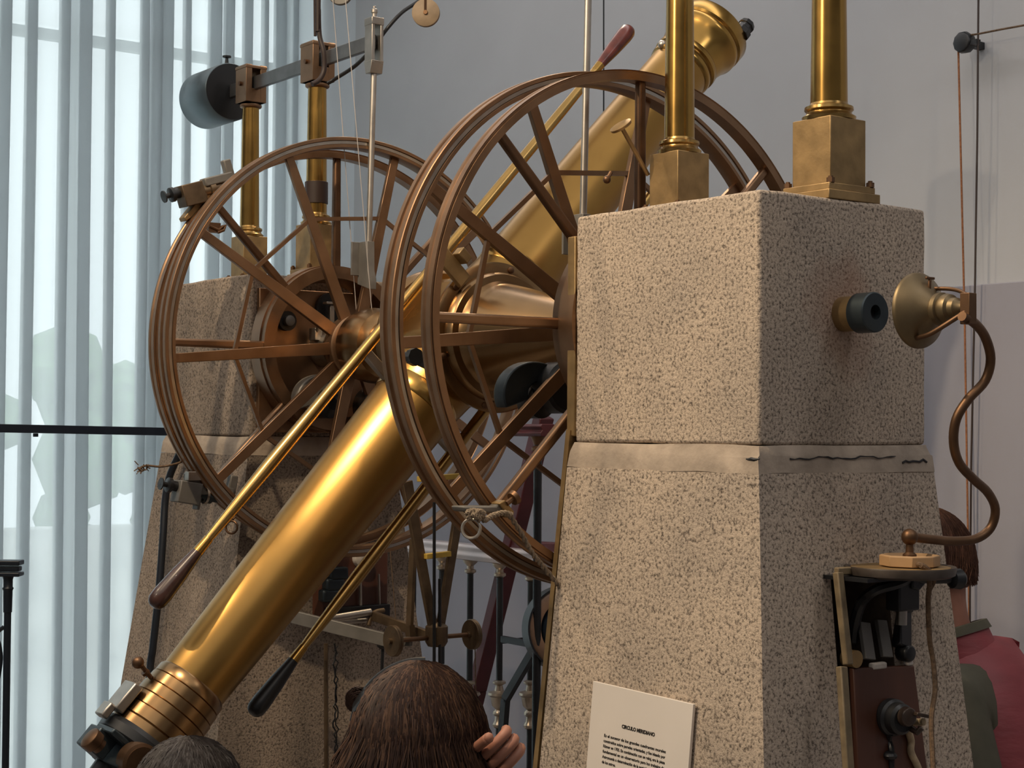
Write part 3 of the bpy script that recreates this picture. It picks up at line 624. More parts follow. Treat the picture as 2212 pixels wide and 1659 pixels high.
# ------------------------------------------------------------------ cables, strings and pulleys above
def string(pts, r, label, m_, name='hanging_wire', cat='wire', group=None):
    pts = list(pts)
    if name == 'long_rope': pts.append(Vector((pts[-1].x, pts[-1].y, ZFL)))
    if 'thin wire' in label or 'dark thin cord' in label or 'straight down from the ceiling' in label: pts.insert(0, Vector((pts[0].x, pts[0].y, ZC)))
    q = MB(); q.tube(pts, r, 6); return one(name, label, cat, q, m_, group)
string([AX(717, -30, -1.0), AX(783, 847, -1.0)], .0011, 'thin wire crossing the far wheel, left one of the pair', wire)
string([AX(744, -30, -.9), AX(815, 812, -.9)], .0011, 'thin wire crossing the far wheel, right one of the pair', wire)
string([AX(843, 1190, -.9), AX(859, 1384, -.9)], .0011, 'thin brown cord down to the left small disc pulley', rope2)
string([AY(1304, -30, YB-.3), AY(1304, 260, YB-.3)], .0028, 'dark thin cord hanging before the back wall, left of the upper tube', black)
def pulley(px, py, x, r, label, mm, nrm=(.75, -.66, 0)):
    c = AX(px, py, x); root = thing('pulley', label, 'pulley', c)
    q = MB(); q.lathe(c-Vector(nrm)*.006, nrm, [(0, r), (.002, r), (.005, r*.9), (.008, r), (.011, r), (.012, r*.96)], 40); make('wheel', q, mm, root)
    q = MB(); q.lathe(c+Vector(nrm)*.004, nrm, [(0, .006), (.006, .005)], 14); q.bar(c+Vector(nrm)*.007, c+Vector(nrm)*.007+Vector((0, 0, .05)), .007, .002); q.tube([c+Vector((0, 0, r)), Vector((c.x, c.y, ZC))], .0015, 6); make('hanger', q, dbronze, root)
pulley(920, 28, -.85, .033, 'tan disc pulley hanging alone before the grey wall', mat('tan_fibre', (.26, .19, .12), .6, 0, .2, 30))
pulley(735, -16, -1.0, .030, 'grey disc pulley at the top edge between column and wall', graypaint)
q = MB(); q.tube(smooth([Vector((-.9, .3, ZC)), AX(1010, -110, -.95), AX(960, -40, -.95), AX(905, 2, -.95), AX(868, 27, -.95), AX(836, 62, -.96), AX(805, 104, -.98), AX(770, 140, -1.05), AX(736, 163, -1.1), AX(708, 180, -1.13)], 8), .0048, 10)
one('black_hose', 'thin black hose curving past the suspension block', 'hose', q, black)
q = MB(); q.tube(smooth([Vector((AX(688, -40, -1.12).x, AX(688, -40, -1.12).y, ZC)), AX(688, -40, -1.12), AX(688, 20, -1.12), AX(690, 75, -1.12), AX(699, 112, -1.11), AX(700, 150, -1.11), AX(690, 172, -1.11), AX(674, 182, -1.11)], 8), .0062, 10)
one('brown_hose', 'dark red-brown hose falling in front of the far column top', 'hose', q, rubber)
q = MB(); q.tube([Vector((-1.16, AX(680, -40, -1.16).y, ZC)), AX(680, -40, -1.16), AX(681, 78, -1.16)], .004, 8); one('brown_cable', 'straight brown cable above the far column beside the hose', 'cable', q, rubber)
# ------------------------------------------------------------------ mechanism under the far wheel
mech = thing('counterpoise_stand', 'dark V-shaped stand with two small disc pulleys under the wheels', 'stand', AX(940, 1440, -.75))
XM = -.75
blk = AX(943, 1372, XM)
for name, a, b, w0 in (('strut', (878, 1040), (938, 1370), .026), ('strut', (990, 1110), (948, 1372), .022)):
    q = MB(); q.bar(AX(*a, XM), AX(*b, XM), w0, .012, w0*.8, .012, up=(1, 0, 0)); make(name, q, tarn, mech, bevel=.001)
q = MB(); q.bar(AX(893, 1165, XM-.06), AX(885, 1350, XM-.06), .008, .02, up=(1, 0, 0)); q.bar(AX(885, 1350, XM-.06), AX(887, 1382, XM-.06), .014, .02, up=(1, 0, 0)); make('side_strut', q, tarn, mech)
q = MB(); q.lathe(blk+Vector((0, 0, -.025)), (0, 0, 1), [(0, .02), (.01, .026), (.045, .026), (.05, .02), (.055, .008)], 24); make('boss', q, tarn, mech)
a = AX(848, 1386, XM); b = AX(1018, 1370, XM)
q = MB(); q.tube([(XM, a.y, blk.z-.005), (XM, b.y, blk.z-.005)], .0055, 12); make('axle', q, dbronze, mech)
for px, y, lab in ((848, a.y, ''), (1018, b.y, '')):
    q = MB(); q.lathe((XM, y-.004, blk.z-.005), (0, 1, 0), [(0, .034), (.003, .0355), (.006, .034), (.01, .0355), (.012, .034)], 40); q.lathe((XM, y-.012, blk.z-.005), (0, 1, 0), [(0, .007), (.03, .007)], 14); make('disc_pulley', q, tarn, mech)
for pa, pb_ in (((938, 1085), (938, 1438)), ((950, 1250), (950, 1438))):
    q = MB(); q.tube([AX(*pa, XM+.02), AX(*pb_, XM+.02)], .0038, 8); make('vertical_rod', q, black, mech)
q = MB(); c = AX(945, 1437, XM+.02); q.lathe(c, (0, 0, -1), [(0, .024), (.005, .025), (.009, .022), (.012, .01), (.02, .006), (.03, .009)], 28); make('foot_disc', q, silver, mech)
for pa, pb_ in (((978, 1020), (997, 1032)), ):
    pass
q = MB(); q.bar(AX(918, 1202, XM+.01), AX(971, 1196, XM+.01), .012, .016, up=(1, 0, 0)); make('yellow_bar', q, yellow, mech, bevel=.001)
q = MB(); q.bar(AX(905, 1035, XM+.02), AX(995, 1028, XM+.02), .012, .018, up=(1, 0, 0)); make('yellow_bar', q, yellow, mech, bevel=.001)
q = MB(); q.bar(AX(632, 1332, -.98), AX(845, 1385, -.80), .012, .03); q.bar(AX(845, 1385, -.80), (XM, a.y+.05, blk.z-.01), .012, .02); make('steel_arm', q, graypaint, mech, bevel=.0015)
q = MB(); q.bar(AX(806, 1330, -1.0), AX(930, 1374, -.77), .014, .022); q.tube(smooth([AX(830, 1318, -1.0), AX(806, 1325, -1.0), AX(796, 1352, -1.0)], 6), .006, 8); make('steel_arm', q, tarn, mech, bevel=.0015)
q = MB(); q.tube([AX(715, 1336, -1.0), AX(800, 1322, -1.0)], .009, 12); q.tube([AX(725, 1346, -1.02), AX(790, 1340, -1.02)], .006, 10); make('cross_tube', q, silver, mech)
q = MB(); q.tube([AX(827, 1395, -.9), AX(824, 1470, -.9)], .004, 8); q.ball(AX(826, 1390, -.9), .014, 12); make('drop_rod', q, black, mech)
q = MB(); q.tube([AX(1026, 1385, XM+.0), AX(1028, 1520, XM)], .0015, 6); make('drop_wire', q, rope2, mech)
# brown wooden box fixed on the far pier
zc = AX(770, 1255, -1.08).z
q0 = AX(735, 1195, -1.08); q1 = AX(828, 1325, -1.08)
bx = thing('wooden_box', 'dark brown wooden box on the far pier under the wheel', 'box', (-1.1, (q0.y+q1.y)/2, q1.z))
q = MB(); q.box((-1.085, (q0.y+q1.y)/2-.03, (q0.z+q1.z)/2), (.05, q1.y-q0.y+.06, q0.z-q1.z)); make('case', q, brownwood, bx, bevel=.003)
q = MB(); q.box((-1.055, (q0.y+q1.y)/2-.03, q1.z+.012), (.03, q1.y-q0.y+.05, .03)); make('base_shelf', q, black, bx, bevel=.002)
q = MB(); q.lathe(AX(780, 1206, -1.055), (1, 0, 0), [(-.02, .022), (.012, .022), (.014, .018)], 28); make('round_dial', q, whitepaint, bx)
for k in range(3): q = MB(); q.box(AX(728-8*k, 1238+24*k, -1.05), (.03, .05, .03)); make('brass_fitting', q, darksteel, bx, bevel=.006)
q = MB(); q.tube([AX(778, 1250, -1.05), AX(779, 1325, -1.05)], .004, 8); q.tube([AX(818, 1240, -1.05), AX(820, 1320, -1.05)], .003, 8); make('conduit', q, silver, bx)
# vertical rod and twisted wire hanging down the far pier
q = MB(); q.tube([AX(704, 1390, -1.0), AX(706, 1900, -1.0)], .0055, 8); one('brown_pole', 'thin vertical brown pole before the far pier, left of the twisted wire', 'pole', q, tarn)
P = [AX(723+random.uniform(-4, 4), 1390+i*9, -1.02) for i in range(60)]; q = MB(); q.tube(P, .0022, 6); P = [AX(727+random.uniform(-5, 5), 1395+i*9, -1.02) for i in range(40)]; q.tube(P, .0016, 6)
one('twisted_wire', 'black twisted wire hanging down the far pier behind the woman', 'wire', q, black)
# black bent pipe in front of the far pier
q = MB(); 
def ffy(px, py, off=.03):
    y = PY0
    for _ in range(8): p = AY(px, py, y); y = far_face_y(p.z)-off
    return p
q.tube(smooth([ffy(392, 972), ffy(385, 985), ffy(366, 1030), ffy(357, 1080), ffy(352, 1160), ffy(343, 1280), ffy(330, 1400), ffy(322, 1480), ffy(300, 1900)], 8), .0095, 12)
one('bent_pipe', 'black bent pipe running down the left side of the far pier', 'pipe', q, blackrail)
# ------------------------------------------------------------------ lamp, eyepiece tube and switch on the near pier
q = thing('sighting_tube', 'short brass tube with black end ring sticking out of the near pier', 'tube', (PX1+.06, 0, 0)); et = q
q = MB(); q.lathe((PX1-.03, 0, 0), (1, 0, 0), [(0, .029), (.075, .029)], 40); make('barrel', q, dullbrass, et)
q = MB(); q.lathe((PX1+.045, 0, 0), (1, 0, 0), [(-.012, .030), (-.01, .033), (.022, .033), (.024, .031), (.024, .012), (.01, .010)], 44); make('end_ring', q, darksteel, et)
q = MB(); q.lathe((PX1+.05, 0, 0), (1, 0, 0), [(0, .0105), (.008, .0105)], 24); make('pinhole', q, black, et)
XLm = PX1+.16
for _ in range(6):
    pass
lc = AY(1990, 672, 0); XLm = lc.x
lampt = thing('reflector_lamp', 'dull brass reflector lamp on a long curved arm beside the near pier', 'lamp', (XLm, 0, 0))
R0 = .0605
lampbrass = mat('tarnished_brass', (.20, .15, .085), .45, .85, .25, 14)
LO = Vector((XLm-.018, 0, .0)); LO = AX(1985, 671, XLm-.012)
q = MB(); q.lathe(LO, (1, 0, 0), [(-.006, R0*.93), (-.003, R0), (0, R0), (.004, R0*.97), (.02, R0*.62), (.032, R0*.36), (.038, R0*.3)], 60, cap=False); q.lathe(LO, (1, 0, 0), [(-.004, R0*.94), (.018, R0*.58), (.036, R0*.28)], 60, cap=False); make('reflector_dish', q, lampbrass, lampt)
q = MB(); q.lathe(LO+Vector((.034, 0, 0)), (1, 0, 0), [(0, .021), (.006, .026), (.014, .026), (.016, .022), (.022, .024), (.03, .022), (.033, .017), (.042, .016), (.046, .011), (.056, .008)], 36); make('socket', q, lampbrass, lampt)
ea = LO+Vector((.10, 0, -.002))
q = MB(); q.tube(smooth([LO+Vector((.012, -.02, -.045)), LO+Vector((.045, -.028, -.04)), LO+Vector((.08, -.018, -.02)), ea], 6), .0042, 8); q.tube(smooth([LO+Vector((.012, .016, .035)), LO+Vector((.05, .02, .032)), LO+Vector((.085, .01, .02)), ea], 6), .0035, 8)
q.box(ea+Vector((-.004, 0, 0)), (.018, .018, .048)); q.tube([LO+Vector((.02, 0, .028)), LO+Vector((.022, 0, .048))], .003, 8); q.box(LO+Vector((.022, 0, .05)), (.004, .02, .004)); make('fork', q, dbronze, lampt, bevel=.001)
base = AX(1965, 1160, PX1+.11)
def arm(px, py, t): return AX(px, py, ea.x*(1-t)+base.x*t)
q = MB(); pts = [(2078, 683, 0), (2105, 698, .04), (2128, 728, .1), (2140, 775, .17), (2128, 822, .25), (2092, 862, .33), (2066, 905, .4), (2060, 955, .47), (2072, 1000, .55), (2103, 1035, .62), (2134, 1064, .7), (2150, 1100, .78), (2140, 1140, .85), (2108, 1164, .9), (2060, 1169, .95), (2010, 1165, .98), (1968, 1160, 1)]
q.tube(smooth([arm(*p) for p in pts], 5), .0076, 14); make('curved_arm', q, dbronze, lampt)
q = MB(); q.ball(base, .0135, 20); q.lathe(base+Vector((0, 0, -.012)), (0, 0, -1), [(0, .006), (.012, .0065), (.016, .011), (.019, .011), (.022, .013), (.026, .018), (.034, .026), (.036, .026)], 28); make('ball_joint', q, dbronze, lampt)
q = MB(); q.ball(base+Vector((0, 0, -.036)), .0, 8)
tz = AX(1945, 1216, PX1+.10).z; tc_ = AX(1945, 1222, PX1+.10)
q = MB(); q.lathe((base.x, base.y-.0, tz-.004), (0, 0, 1), [(0, .048), (.016, .048), (.018, .045), (base.z-.048-tz+.004, .02)], 8); make('foot_block', q, palewood, lampt, bevel=.001)
tray = thing('round_shelf', 'round dark shelf under the lamp foot, bracketed to the near pier', 'shelf', (tc_.x, tc_.y, tz-.02))
q = MB(); q.lathe((tc_.x, tc_.y, tz-.022), (0, 0, 1), [(0, .078), (.004, .086), (.015, .0885), (.0175, .0875), (.0155, .082), (.0145, .08)], 64); make('shelf_plate', q, mat('worn_dark_enamel', (.07, .055, .045), .45, .2, .4, 30), tray)
q = MB(); q.lathe((tc_.x, tc_.y, tz-.007), (0, 0, 1), [(0, .079), (.001, .079), (.0015, .070)], 64); make('shelf_top', q, dullbrass, tray)
q = MB(); pts = [AX(1962, 1250, PX1+.09), AX(1935, 1262, PX1+.09), AX(1890, 1275, PX1+.08), AX(1862, 1300, PX1+.05), AX(1848, 1340, PX1+.03), AX(1842, 1385, PX1+.02)]
q.tube(smooth(pts, 8), [.009]*41, 8); q.box(AX(1895, 1245, PX1+.07), (.1, .16, .006)); make('curved_bracket', q, black, tray)
q = MB(); a = AX(2020, 1252, PX1+.11); q.tube([AX(1960, 1250, PX1+.09), a, AX(2058, 1251, PX1+.12)], .007, 10); dd = (AX(2075, 1251, PX1+.12)-a).normalized(); q.lathe(AX(2052, 1251, PX1+.12), dd, [(0, .008), (.004, .015), (.02, .017), (.026, .012)], 24); make('clamp_knob', q, black, tray)
q = MB(); q.prism([AX(1972, 1250, PX1+.1), AX(2010, 1250, PX1+.1), AX(1988, 1276, PX1+.1), AX(1972, 1272, PX1+.1)], (-.02, 0, 0)); q.box(AX(1950, 1285, PX1+.08), (.03, .05, .05)); make('bracket_casting', q, black, tray, bevel=.003)
q = MB(); strands = []
q.tube(smooth([AX(1978, 1219, PX1+.14), AX(1992, 1221, PX1+.16), AX(2003, 1232, PX1+.165), AX(2008, 1262, PX1+.16), AX(2005, 1300, PX1+.14), AX(2008, 1380, PX1+.13), AX(2016, 1430, PX1+.13), AX(2020, 1490, PX1+.14), AX(2012, 1560, PX1+.15), AX(2018, 1700, PX1+.18)], 8), .0042, 8)
q.tube(smooth([AX(1990, 1221, PX1+.16), AX(2012, 1238, PX1+.165), AX(2016, 1255, PX1+.16), AX(2006, 1275, PX1+.15)], 8), .0048, 8)
one('old_cord', 'old brown cord looped over the round shelf and hanging down', 'cord', q, rope2)
# contents of the niche
nic = thing('niche_fittings', 'pair of grey flat bars and black iron parts inside the dark pier niche', 'fitting', (PX1+.0, (ny0+ny1)/2, nzb))
for pa, pb_ in (((1866, 1345), (1878, 1425)), ((1902, 1340), (1916, 1420))):
    q = MB(); q.bar(AX(*pa, PX1+.03), AX(*pb_, PX1+.05), .024, .008, up=(1, 0, 0)); make('flat_bar', q, graypaint, nic, bevel=.001)
q = MB(); q.box(AX(1945, 1290, PX1+.03), (.03, .035, .05)); q.bar(AX(1948, 1310, PX1+.03), AX(1948, 1400, PX1+.05), .03, .02, up=(1, 0, 0)); q.lathe(AX(1953, 1410, PX1+.05), (1, 0, 0), [(-.01, .014), (.014, .014), (.016, .01)], 18); make('black_iron', q, black, nic, bevel=.003)
q = MB(); q.lathe(AX(1837, 1422, PX1+.05), (1, 0, 0), [(-.01, .014), (.014, .014)], 18); make('round_stud', q, dullbrass, nic)
q = MB(); q.tube([AX(1948, 1315, PX1+.06), AX(1947, 1350, PX1+.06)], .009, 14); make('glass_cartridge', q, silver, nic)
q = MB(); q.bar(AX(1810, 1236, nx-.0), AX(1832, 1436, nx+.025), .014, .012, up=(1, 0, 0)); q.bar(AX(1818, 1440, nx+.035), AX(1838, 1740, nx+.08), .016, .012, up=(1, 0, 0)); q.bar(AX(1806, 1234, nx), AX(1850, 1232, nx), .012, .01, up=(1, 0, 0)); make('frame_strip', q, mat('old_varnished_strip', (.17, .125, .07), .6, 0, .4, 30), nic, bevel=.002)
sw = thing('switch_board', 'reddish-brown wooden switch board on the near pier below the niche', 'switch', (nx+.05, (ny0+ny1)/2, -.75))
def nf(px, py, off=0):
    # point of the near pier's battered +x face, pushed out by off
    x = PX1
    for _ in range(8): p = AX(px, py, x); x = near_face_x(p.z)+off
    return p
q = MB(); C = [nf(1832, 1442, .004), nf(1963, 1436, .004), nf(1995, 1690, .004), nf(1846, 1740, .004)]
q.prism(C, (.012, 0, 0)); make('board', q, brownwood, sw, bevel=.002)
c = nf(1922, 1548, .018)
q = MB(); q.lathe(c, (1, -.15, 0), [(0, .030), (.012, .030), (.016, .026), (.03, .025), (.034, .02)], 32); make('switch_base', q, black, sw)
q = MB(); q.lathe(c+Vector((.034, -.004, .006)), (1, -.15, 0), [(0, .016), (.012, .015), (.014, .011)], 24); q.bar(c+Vector((.05, .0, .012)), c+Vector((.055, .035, .004)), .016, .006); q.tube([c+Vector((.03, .012, -.014)), c+Vector((.045, .014, -.02)), c+Vector((.05, .018, -.012))], .006, 8); make('switch_key', q, mat('worn_bakelite', (.06, .04, .03), .3, .2), sw, bevel=.002)
q = MB(); q.tube(smooth([c+Vector((.045, .03, -.005)), nf(1962, 1565, .03), nf(1968, 1600, .02), nf(1968, 1625, .02), nf(1985, 1665, .02), nf(1990, 1720, .02)], 8), .006, 10); make('cloth_cord', q, mat('cream_cloth', (.42, .32, .2), .9, 0, .2, 100), sw)
q = MB(); q.tube(smooth([c+Vector((.01, -.01, -.025)), nf(1920, 1600, .014), nf(1926, 1625, .02), nf(1924, 1690, .014)], 6), .005, 8); q.ball(nf(1922, 1632, .02), .013, 12, (1, .9, .6)); make('dark_wire', q, black, sw)
for px, py, w_, h_ in ((1896, 1438, .034, .011), (1962, 1430, .014, .012)):
    q = MB(); q.box(nf(px, py, .012), (.012, w_, h_)); make('plaster_dab', q, whitepaint, sw, bevel=.003)
# ------------------------------------------------------------------ paper sign on the near pier
def nfy(px, py, off=0):
    y = PY0
    for _ in range(8): p = AY(px, py, y); y = near_face_y(p.z)-off
    return p
A_, B_ = nfy(1287, 1471, .004), nfy(1503, 1521, .004)
zz = .0
dn = Vector((0, -.09, -1)).normalized(); wv = B_-A_; dn = (nfy(1272, 1659, .004)-A_).normalized(); nv = dn.cross(wv).normalized(); nv = nv if nv.y < 0 else -nv; H = .34
sgn_ = thing('paper_sign', 'white printed paper sign on a board, leaning on the near pier', 'sign', A_+wv/2+dn*H)
q = MB(); q.prism([A_, A_+wv, A_+wv+dn*H, A_+dn*H], nv*.006); make('sign_panel', q, board, sgn_, bevel=.0008)
Wd = wv.length
TX = [('CIRCULO MERIDIANO', .0098, .5, .078, 'C'), ]
body = ['Es el sucesor de los grandes cuadrantes murales', 'construidos sobre paredes orientadas, y fue ideado por', 'Römer en 1705. En combinación con un reloj, era la pieza', 'fundamental en un observatorio para los trabajos de', 'Astronomía o determinación de la posición y movimiento', 'de los astros.', '', 'Consta de un anteojo']
def text(s, size, pos, width=None, align='LEFT', bold=0):
    cu = bpy.data.curves.new('lettering', 'FONT'); cu.body = s; cu.size = size; cu.align_x = align; cu.offset = bold; cu.extrude = .0001
    ob = bpy.data.objects.new('lettering', cu); COL.objects.link(ob); bpy.context.view_layer.update()
    dg = bpy.context.evaluated_depsgraph_get(); me = bpy.data.meshes.new_from_object(ob.evaluated_get(dg)); bpy.data.objects.remove(ob)
    xs = [v.co.x for v in me.vertices]
    k = 1
    if width and xs: k = width/(max(xs)-min(xs))
    v = [pos + wv.normalized()*(c.co.x*k) - dn*c.co.y + nv*(.0064+c.co.z) for c in me.vertices]
    mb = MB(); mb.add(v, [tuple(p.vertices) for p in me.polygons]); bpy.data.meshes.remove(me); return mb
t = text('CIRCULO MERIDIANO', .0082, A_+wv*.50+dn*.066, Wd*.33, 'CENTER', .0004); make('heading', t, ink, sgn_)
yl = .088; big_ = MB()
for i, s in enumerate(body):
    if s:
        wdt = Wd*.62 if i < 5 else (Wd*.14 if i == 5 else Wd*.3)
        t = text(s, .0068, A_+wv*.16+dn*(yl+i*.0089), wdt, 'LEFT', .00016); big_.add(t.v, t.f)
make('paragraph', big_, ink, sgn_)
# ------------------------------------------------------------------ cords and pulley by the right wall
yc = YB-.12
q = thing('wall_pulley', 'small black pulley block near the right end of the back wall', 'pulley', AY(2083, 90, yc)); wp = q
c = AY(2083, 92, yc); q = MB(); q.lathe(c+Vector((0, .02, 0)), (0, -1, 0), [(0, .028), (.02, .032), (.035, .03), (.037, .022)], 10); make('block', q, black, wp, bevel=.003)
q = MB(); q.box(c+Vector((.035, 0, -.006)), (.03, .02, .014)); q.box(c+Vector((0, .07, 0)), (.02, .1, .02)); make('bracket', q, black, wp)
def g2(px, py): return AY(px, py, yc)
string([g2(2070, 104), g2(2077, 400), g2(2084, 700), g2(2093, 1290), g2(2096, 1700)], .003, 'orange-brown cord hanging from the black pulley', orope, 'long_rope', 'cord')
string([g2(2114, -60), g2(2111, 300), g2(2106, 620), g2(2098, 1000), g2(2095, 1290), g2(2096, 1695)], .003, 'brown cord running straight down from the ceiling by the black pulley', rubber, 'long_rope', 'cord')
string([g2(2088, 77), g2(2115, 73), g2(2160, 64), g2(2260, 46), g2(3400, -160)], .003, 'cord leaving the black pulley towards the right edge', rope2, 'stay_rope', 'cord')
# ------------------------------------------------------------------ railings behind the instrument
def baluster(root, p, ztop, zbot, zurn, n=20):
    q = MB(); h = ztop-zbot
    q.tube([(p.x, p.y, zbot), (p.x, p.y, ztop)], .011, 12); make('baluster_rod', q, black, root)
    q = MB(); q.lathe((p.x, p.y, ztop), (0, 0, -1), [(0, .026), (.008, .024), (.02, .012), (.03, .012), (.034, .02), (.042, .02), (.048, .011)], n); make('capital', q, whitebrass, root)
    q = MB(); q.lathe((p.x, p.y, zurn), (0, 0, -1), [(-.035, .011), (-.03, .022), (-.024, .022), (-.018, .012), (0, .016), (.006, .036), (.014, .038), (.02, .03), (.05, .024), (.062, .012), (.07, .02), (.078, .021), (.085, .013), (.1, .015), (.112, .022), (.12, .02), (.126, .011)], n); make('urn_boss', q, whitebrass, root)
whitebrass = mat('pale_brass', (.50, .42, .33), .3, .85, .15, 20)
whiterail = mat('glossy_pale_rail', (.50, .44, .44), .25, .2, .1, 10)
ybr = 1.25
rl = thing('railing', 'pale moulded handrail on black balusters behind the wheels', 'railing', (AY(1050, 1200, ybr).x, ybr, ZFL))
pa = AY(880, 1184, ybr); pb_ = AY(1250, 1222, ybr); zr = (AY(960, 1192, ybr).z+AY(1100, 1207, ybr).z)/2
q = MB(); q.prism([(pa.x, ybr-.03, zr+.028), (pa.x, ybr-.022, zr+.036), (pa.x, ybr+.022, zr+.036), (pa.x, ybr+.03, zr+.028), (pa.x, ybr+.024, zr+.012), (pa.x, ybr+.03, zr), (pa.x, ybr+.022, zr-.018), (pa.x, ybr-.022, zr-.018), (pa.x, ybr-.03, zr), (pa.x, ybr-.024, zr+.012)], (pb_.x-pa.x, 0, 0)); make('handrail', q, whiterail, rl, bevel=.003)
for px in (893, 955, 1016, 1080, 1147):
    p = AY(px, 1230, ybr); baluster(rl, p, zr-.018, ZFL+.02, AY(px, 1492, ybr).z)
q = MB(); q.box(((pa.x+pb_.x)/2, ybr, ZFL+.015), (pb_.x-pa.x, .06, .03)); make('bottom_rail', q, black, rl)
ybs = 1.05
r2 = thing('tall_railing', 'dark maroon handrail end on a tall black post beside the near pier', 'railing', (AY(1160, 930, ybs).x, ybs, ZFL))
pe = AY(1184, 928, ybs); ps = AY(1090, 928, ybs)
q = MB(); L = pe.x-ps.x; z = AY(1150, 930, ybs).z
q.prism([(ps.x, ybs-.03, z+.012), (ps.x, ybs-.024, z+.02), (ps.x, ybs+.024, z+.02), (ps.x, ybs+.03, z+.012), (ps.x, ybs+.02, z+.002), (ps.x, ybs+.03, z-.008), (ps.x, ybs+.024, z-.018), (ps.x, ybs-.024, z-.018), (ps.x, ybs-.03, z-.008), (ps.x, ybs-.02, z+.002)], (L, 0, 0)); make('handrail', q, maroonbeam, r2, bevel=.002)
p = AY(1162, 950, ybs); q = MB(); q.tube([(p.x, ybs, ZFL), (p.x, ybs, z-.01)], .013, 12); make('post', q, black, r2)
q = MB(); q.lathe((p.x, ybs, z-.018), (0, 0, -1), [(0, .024), (.012, .018), (.028, .012), (.034, .02), (.042, .02), (.05, .013)], 24); make('capital', q, dbronze, r2)
# post with rail end at the left edge
pl = AD(18, 1215, 4.7); r3 = thing('barrier_post', 'black barrier post with rail end at the left edge before the curtain', 'post', (pl.x, pl.y, ZFL))
tdir = Vector((-.80, .6, 0)); tdir = -_r0
q = MB(); q.bar(pl+_r0*.038, pl-_r0*.6, .05, .014); q.bar(pl+_r0*.034+Vector((0, 0, -.017)), pl-_r0*.6+Vector((0, 0, -.017)), .036, .014); q.bar(pl+_r0*.038+Vector((0, 0, -.032)), pl-_r0*.6+Vector((0, 0, -.032)), .05, .012); make('rail_end', q, blackrail, r3, bevel=.003)
q = MB(); q.lathe(pl+Vector((0, 0, -.038)), (0, 0, -1), [(0, .016), (.01, .013), (.03, .013), (.034, .016), (.04, .013), (.1, .012), (.102, .010), (pl.z-.04-ZFL, .010)], 24); make('post_shaft', q, blackrail, r3)
q = MB(); q.tube(smooth([pl+Vector((0, 0, -.18))-_r0*.01, pl+Vector((0, 0, -.2))-_r0*.03, pl+Vector((0, 0, -.24))-_r0*.02, pl+Vector((0, 0, -.3))-_r0*.02, pl+Vector((0, 0, -.5))-_r0*.06], 6), .006, 8); make('hook', q, blackrail, r3)
# maroon slanting beam and round instrument beyond the railing
q = MB(); yb2 = 1.45
q.bar(AY(1175, 900, yb2), AY(1030, 1490, yb2), .06, .045); q.bar(AY(1030, 1490, yb2), (AY(1030, 1490, yb2)-AY(1175, 900, yb2)).normalized()*.8+AY(1030, 1490, yb2), .06, .045)
q.bar(AY(1110, 1185, yb2), AY(1260, 1195, yb2), .05, .06)
one('maroon_stand_leg', 'slanting dark maroon stand leg behind the railing', 'stand', q, maroonbeam, bevel=.004)
yb3 = 1.15; gl = thing('globe_ring', 'brown and black ringed globe on black legs beside the near pier', 'globe', (AY(1215, 1365, yb3).x, yb3, ZFL))
cg = AY(1222, 1358, yb3); nrm = Vector((.92, -.3, .1)).normalized()
q = MB(); q.ringlathe(cg, nrm, [(-.02, .125), (.02, .125), (.024, .118), (.02, .088), (-.02, .088)], 64); make('outer_ring', q, mat('tan_horn', (.22, .13, .08), .4, 0, .3, 14), gl)
q = MB(); q.ringlathe(cg-nrm*.004, nrm, [(-.03, .132), (.03, .132), (.03, .126), (-.03, .126)], 64); make('black_band', q, black, gl)
q = MB(); q.ball(cg-nrm*.03, .085, 28); make('globe_ball', q, mat('blue_black_globe', (.02, .03, .045), .2), gl)
q = MB(); q.bar(AY(1085, 1380, yb3), AY(1165, 1395, yb3), .014, .02); q.bar(AY(1085, 1386, yb3), AY(1170, 1378, yb3+.05), .014, .014); q.bar(AY(1165, 1385, yb3), AY(1092, 1510, yb3), .02, .026)
p1 = AY(1092, 1510, yb3); q.bar(p1, (p1.x-.12, p1.y, ZFL), .02, .026); q.bar(AY(1215, 1460, yb3), (AY(1215, 1460, yb3).x+.05, yb3+.1, ZFL), .02, .026); make('legs', q, black, gl)
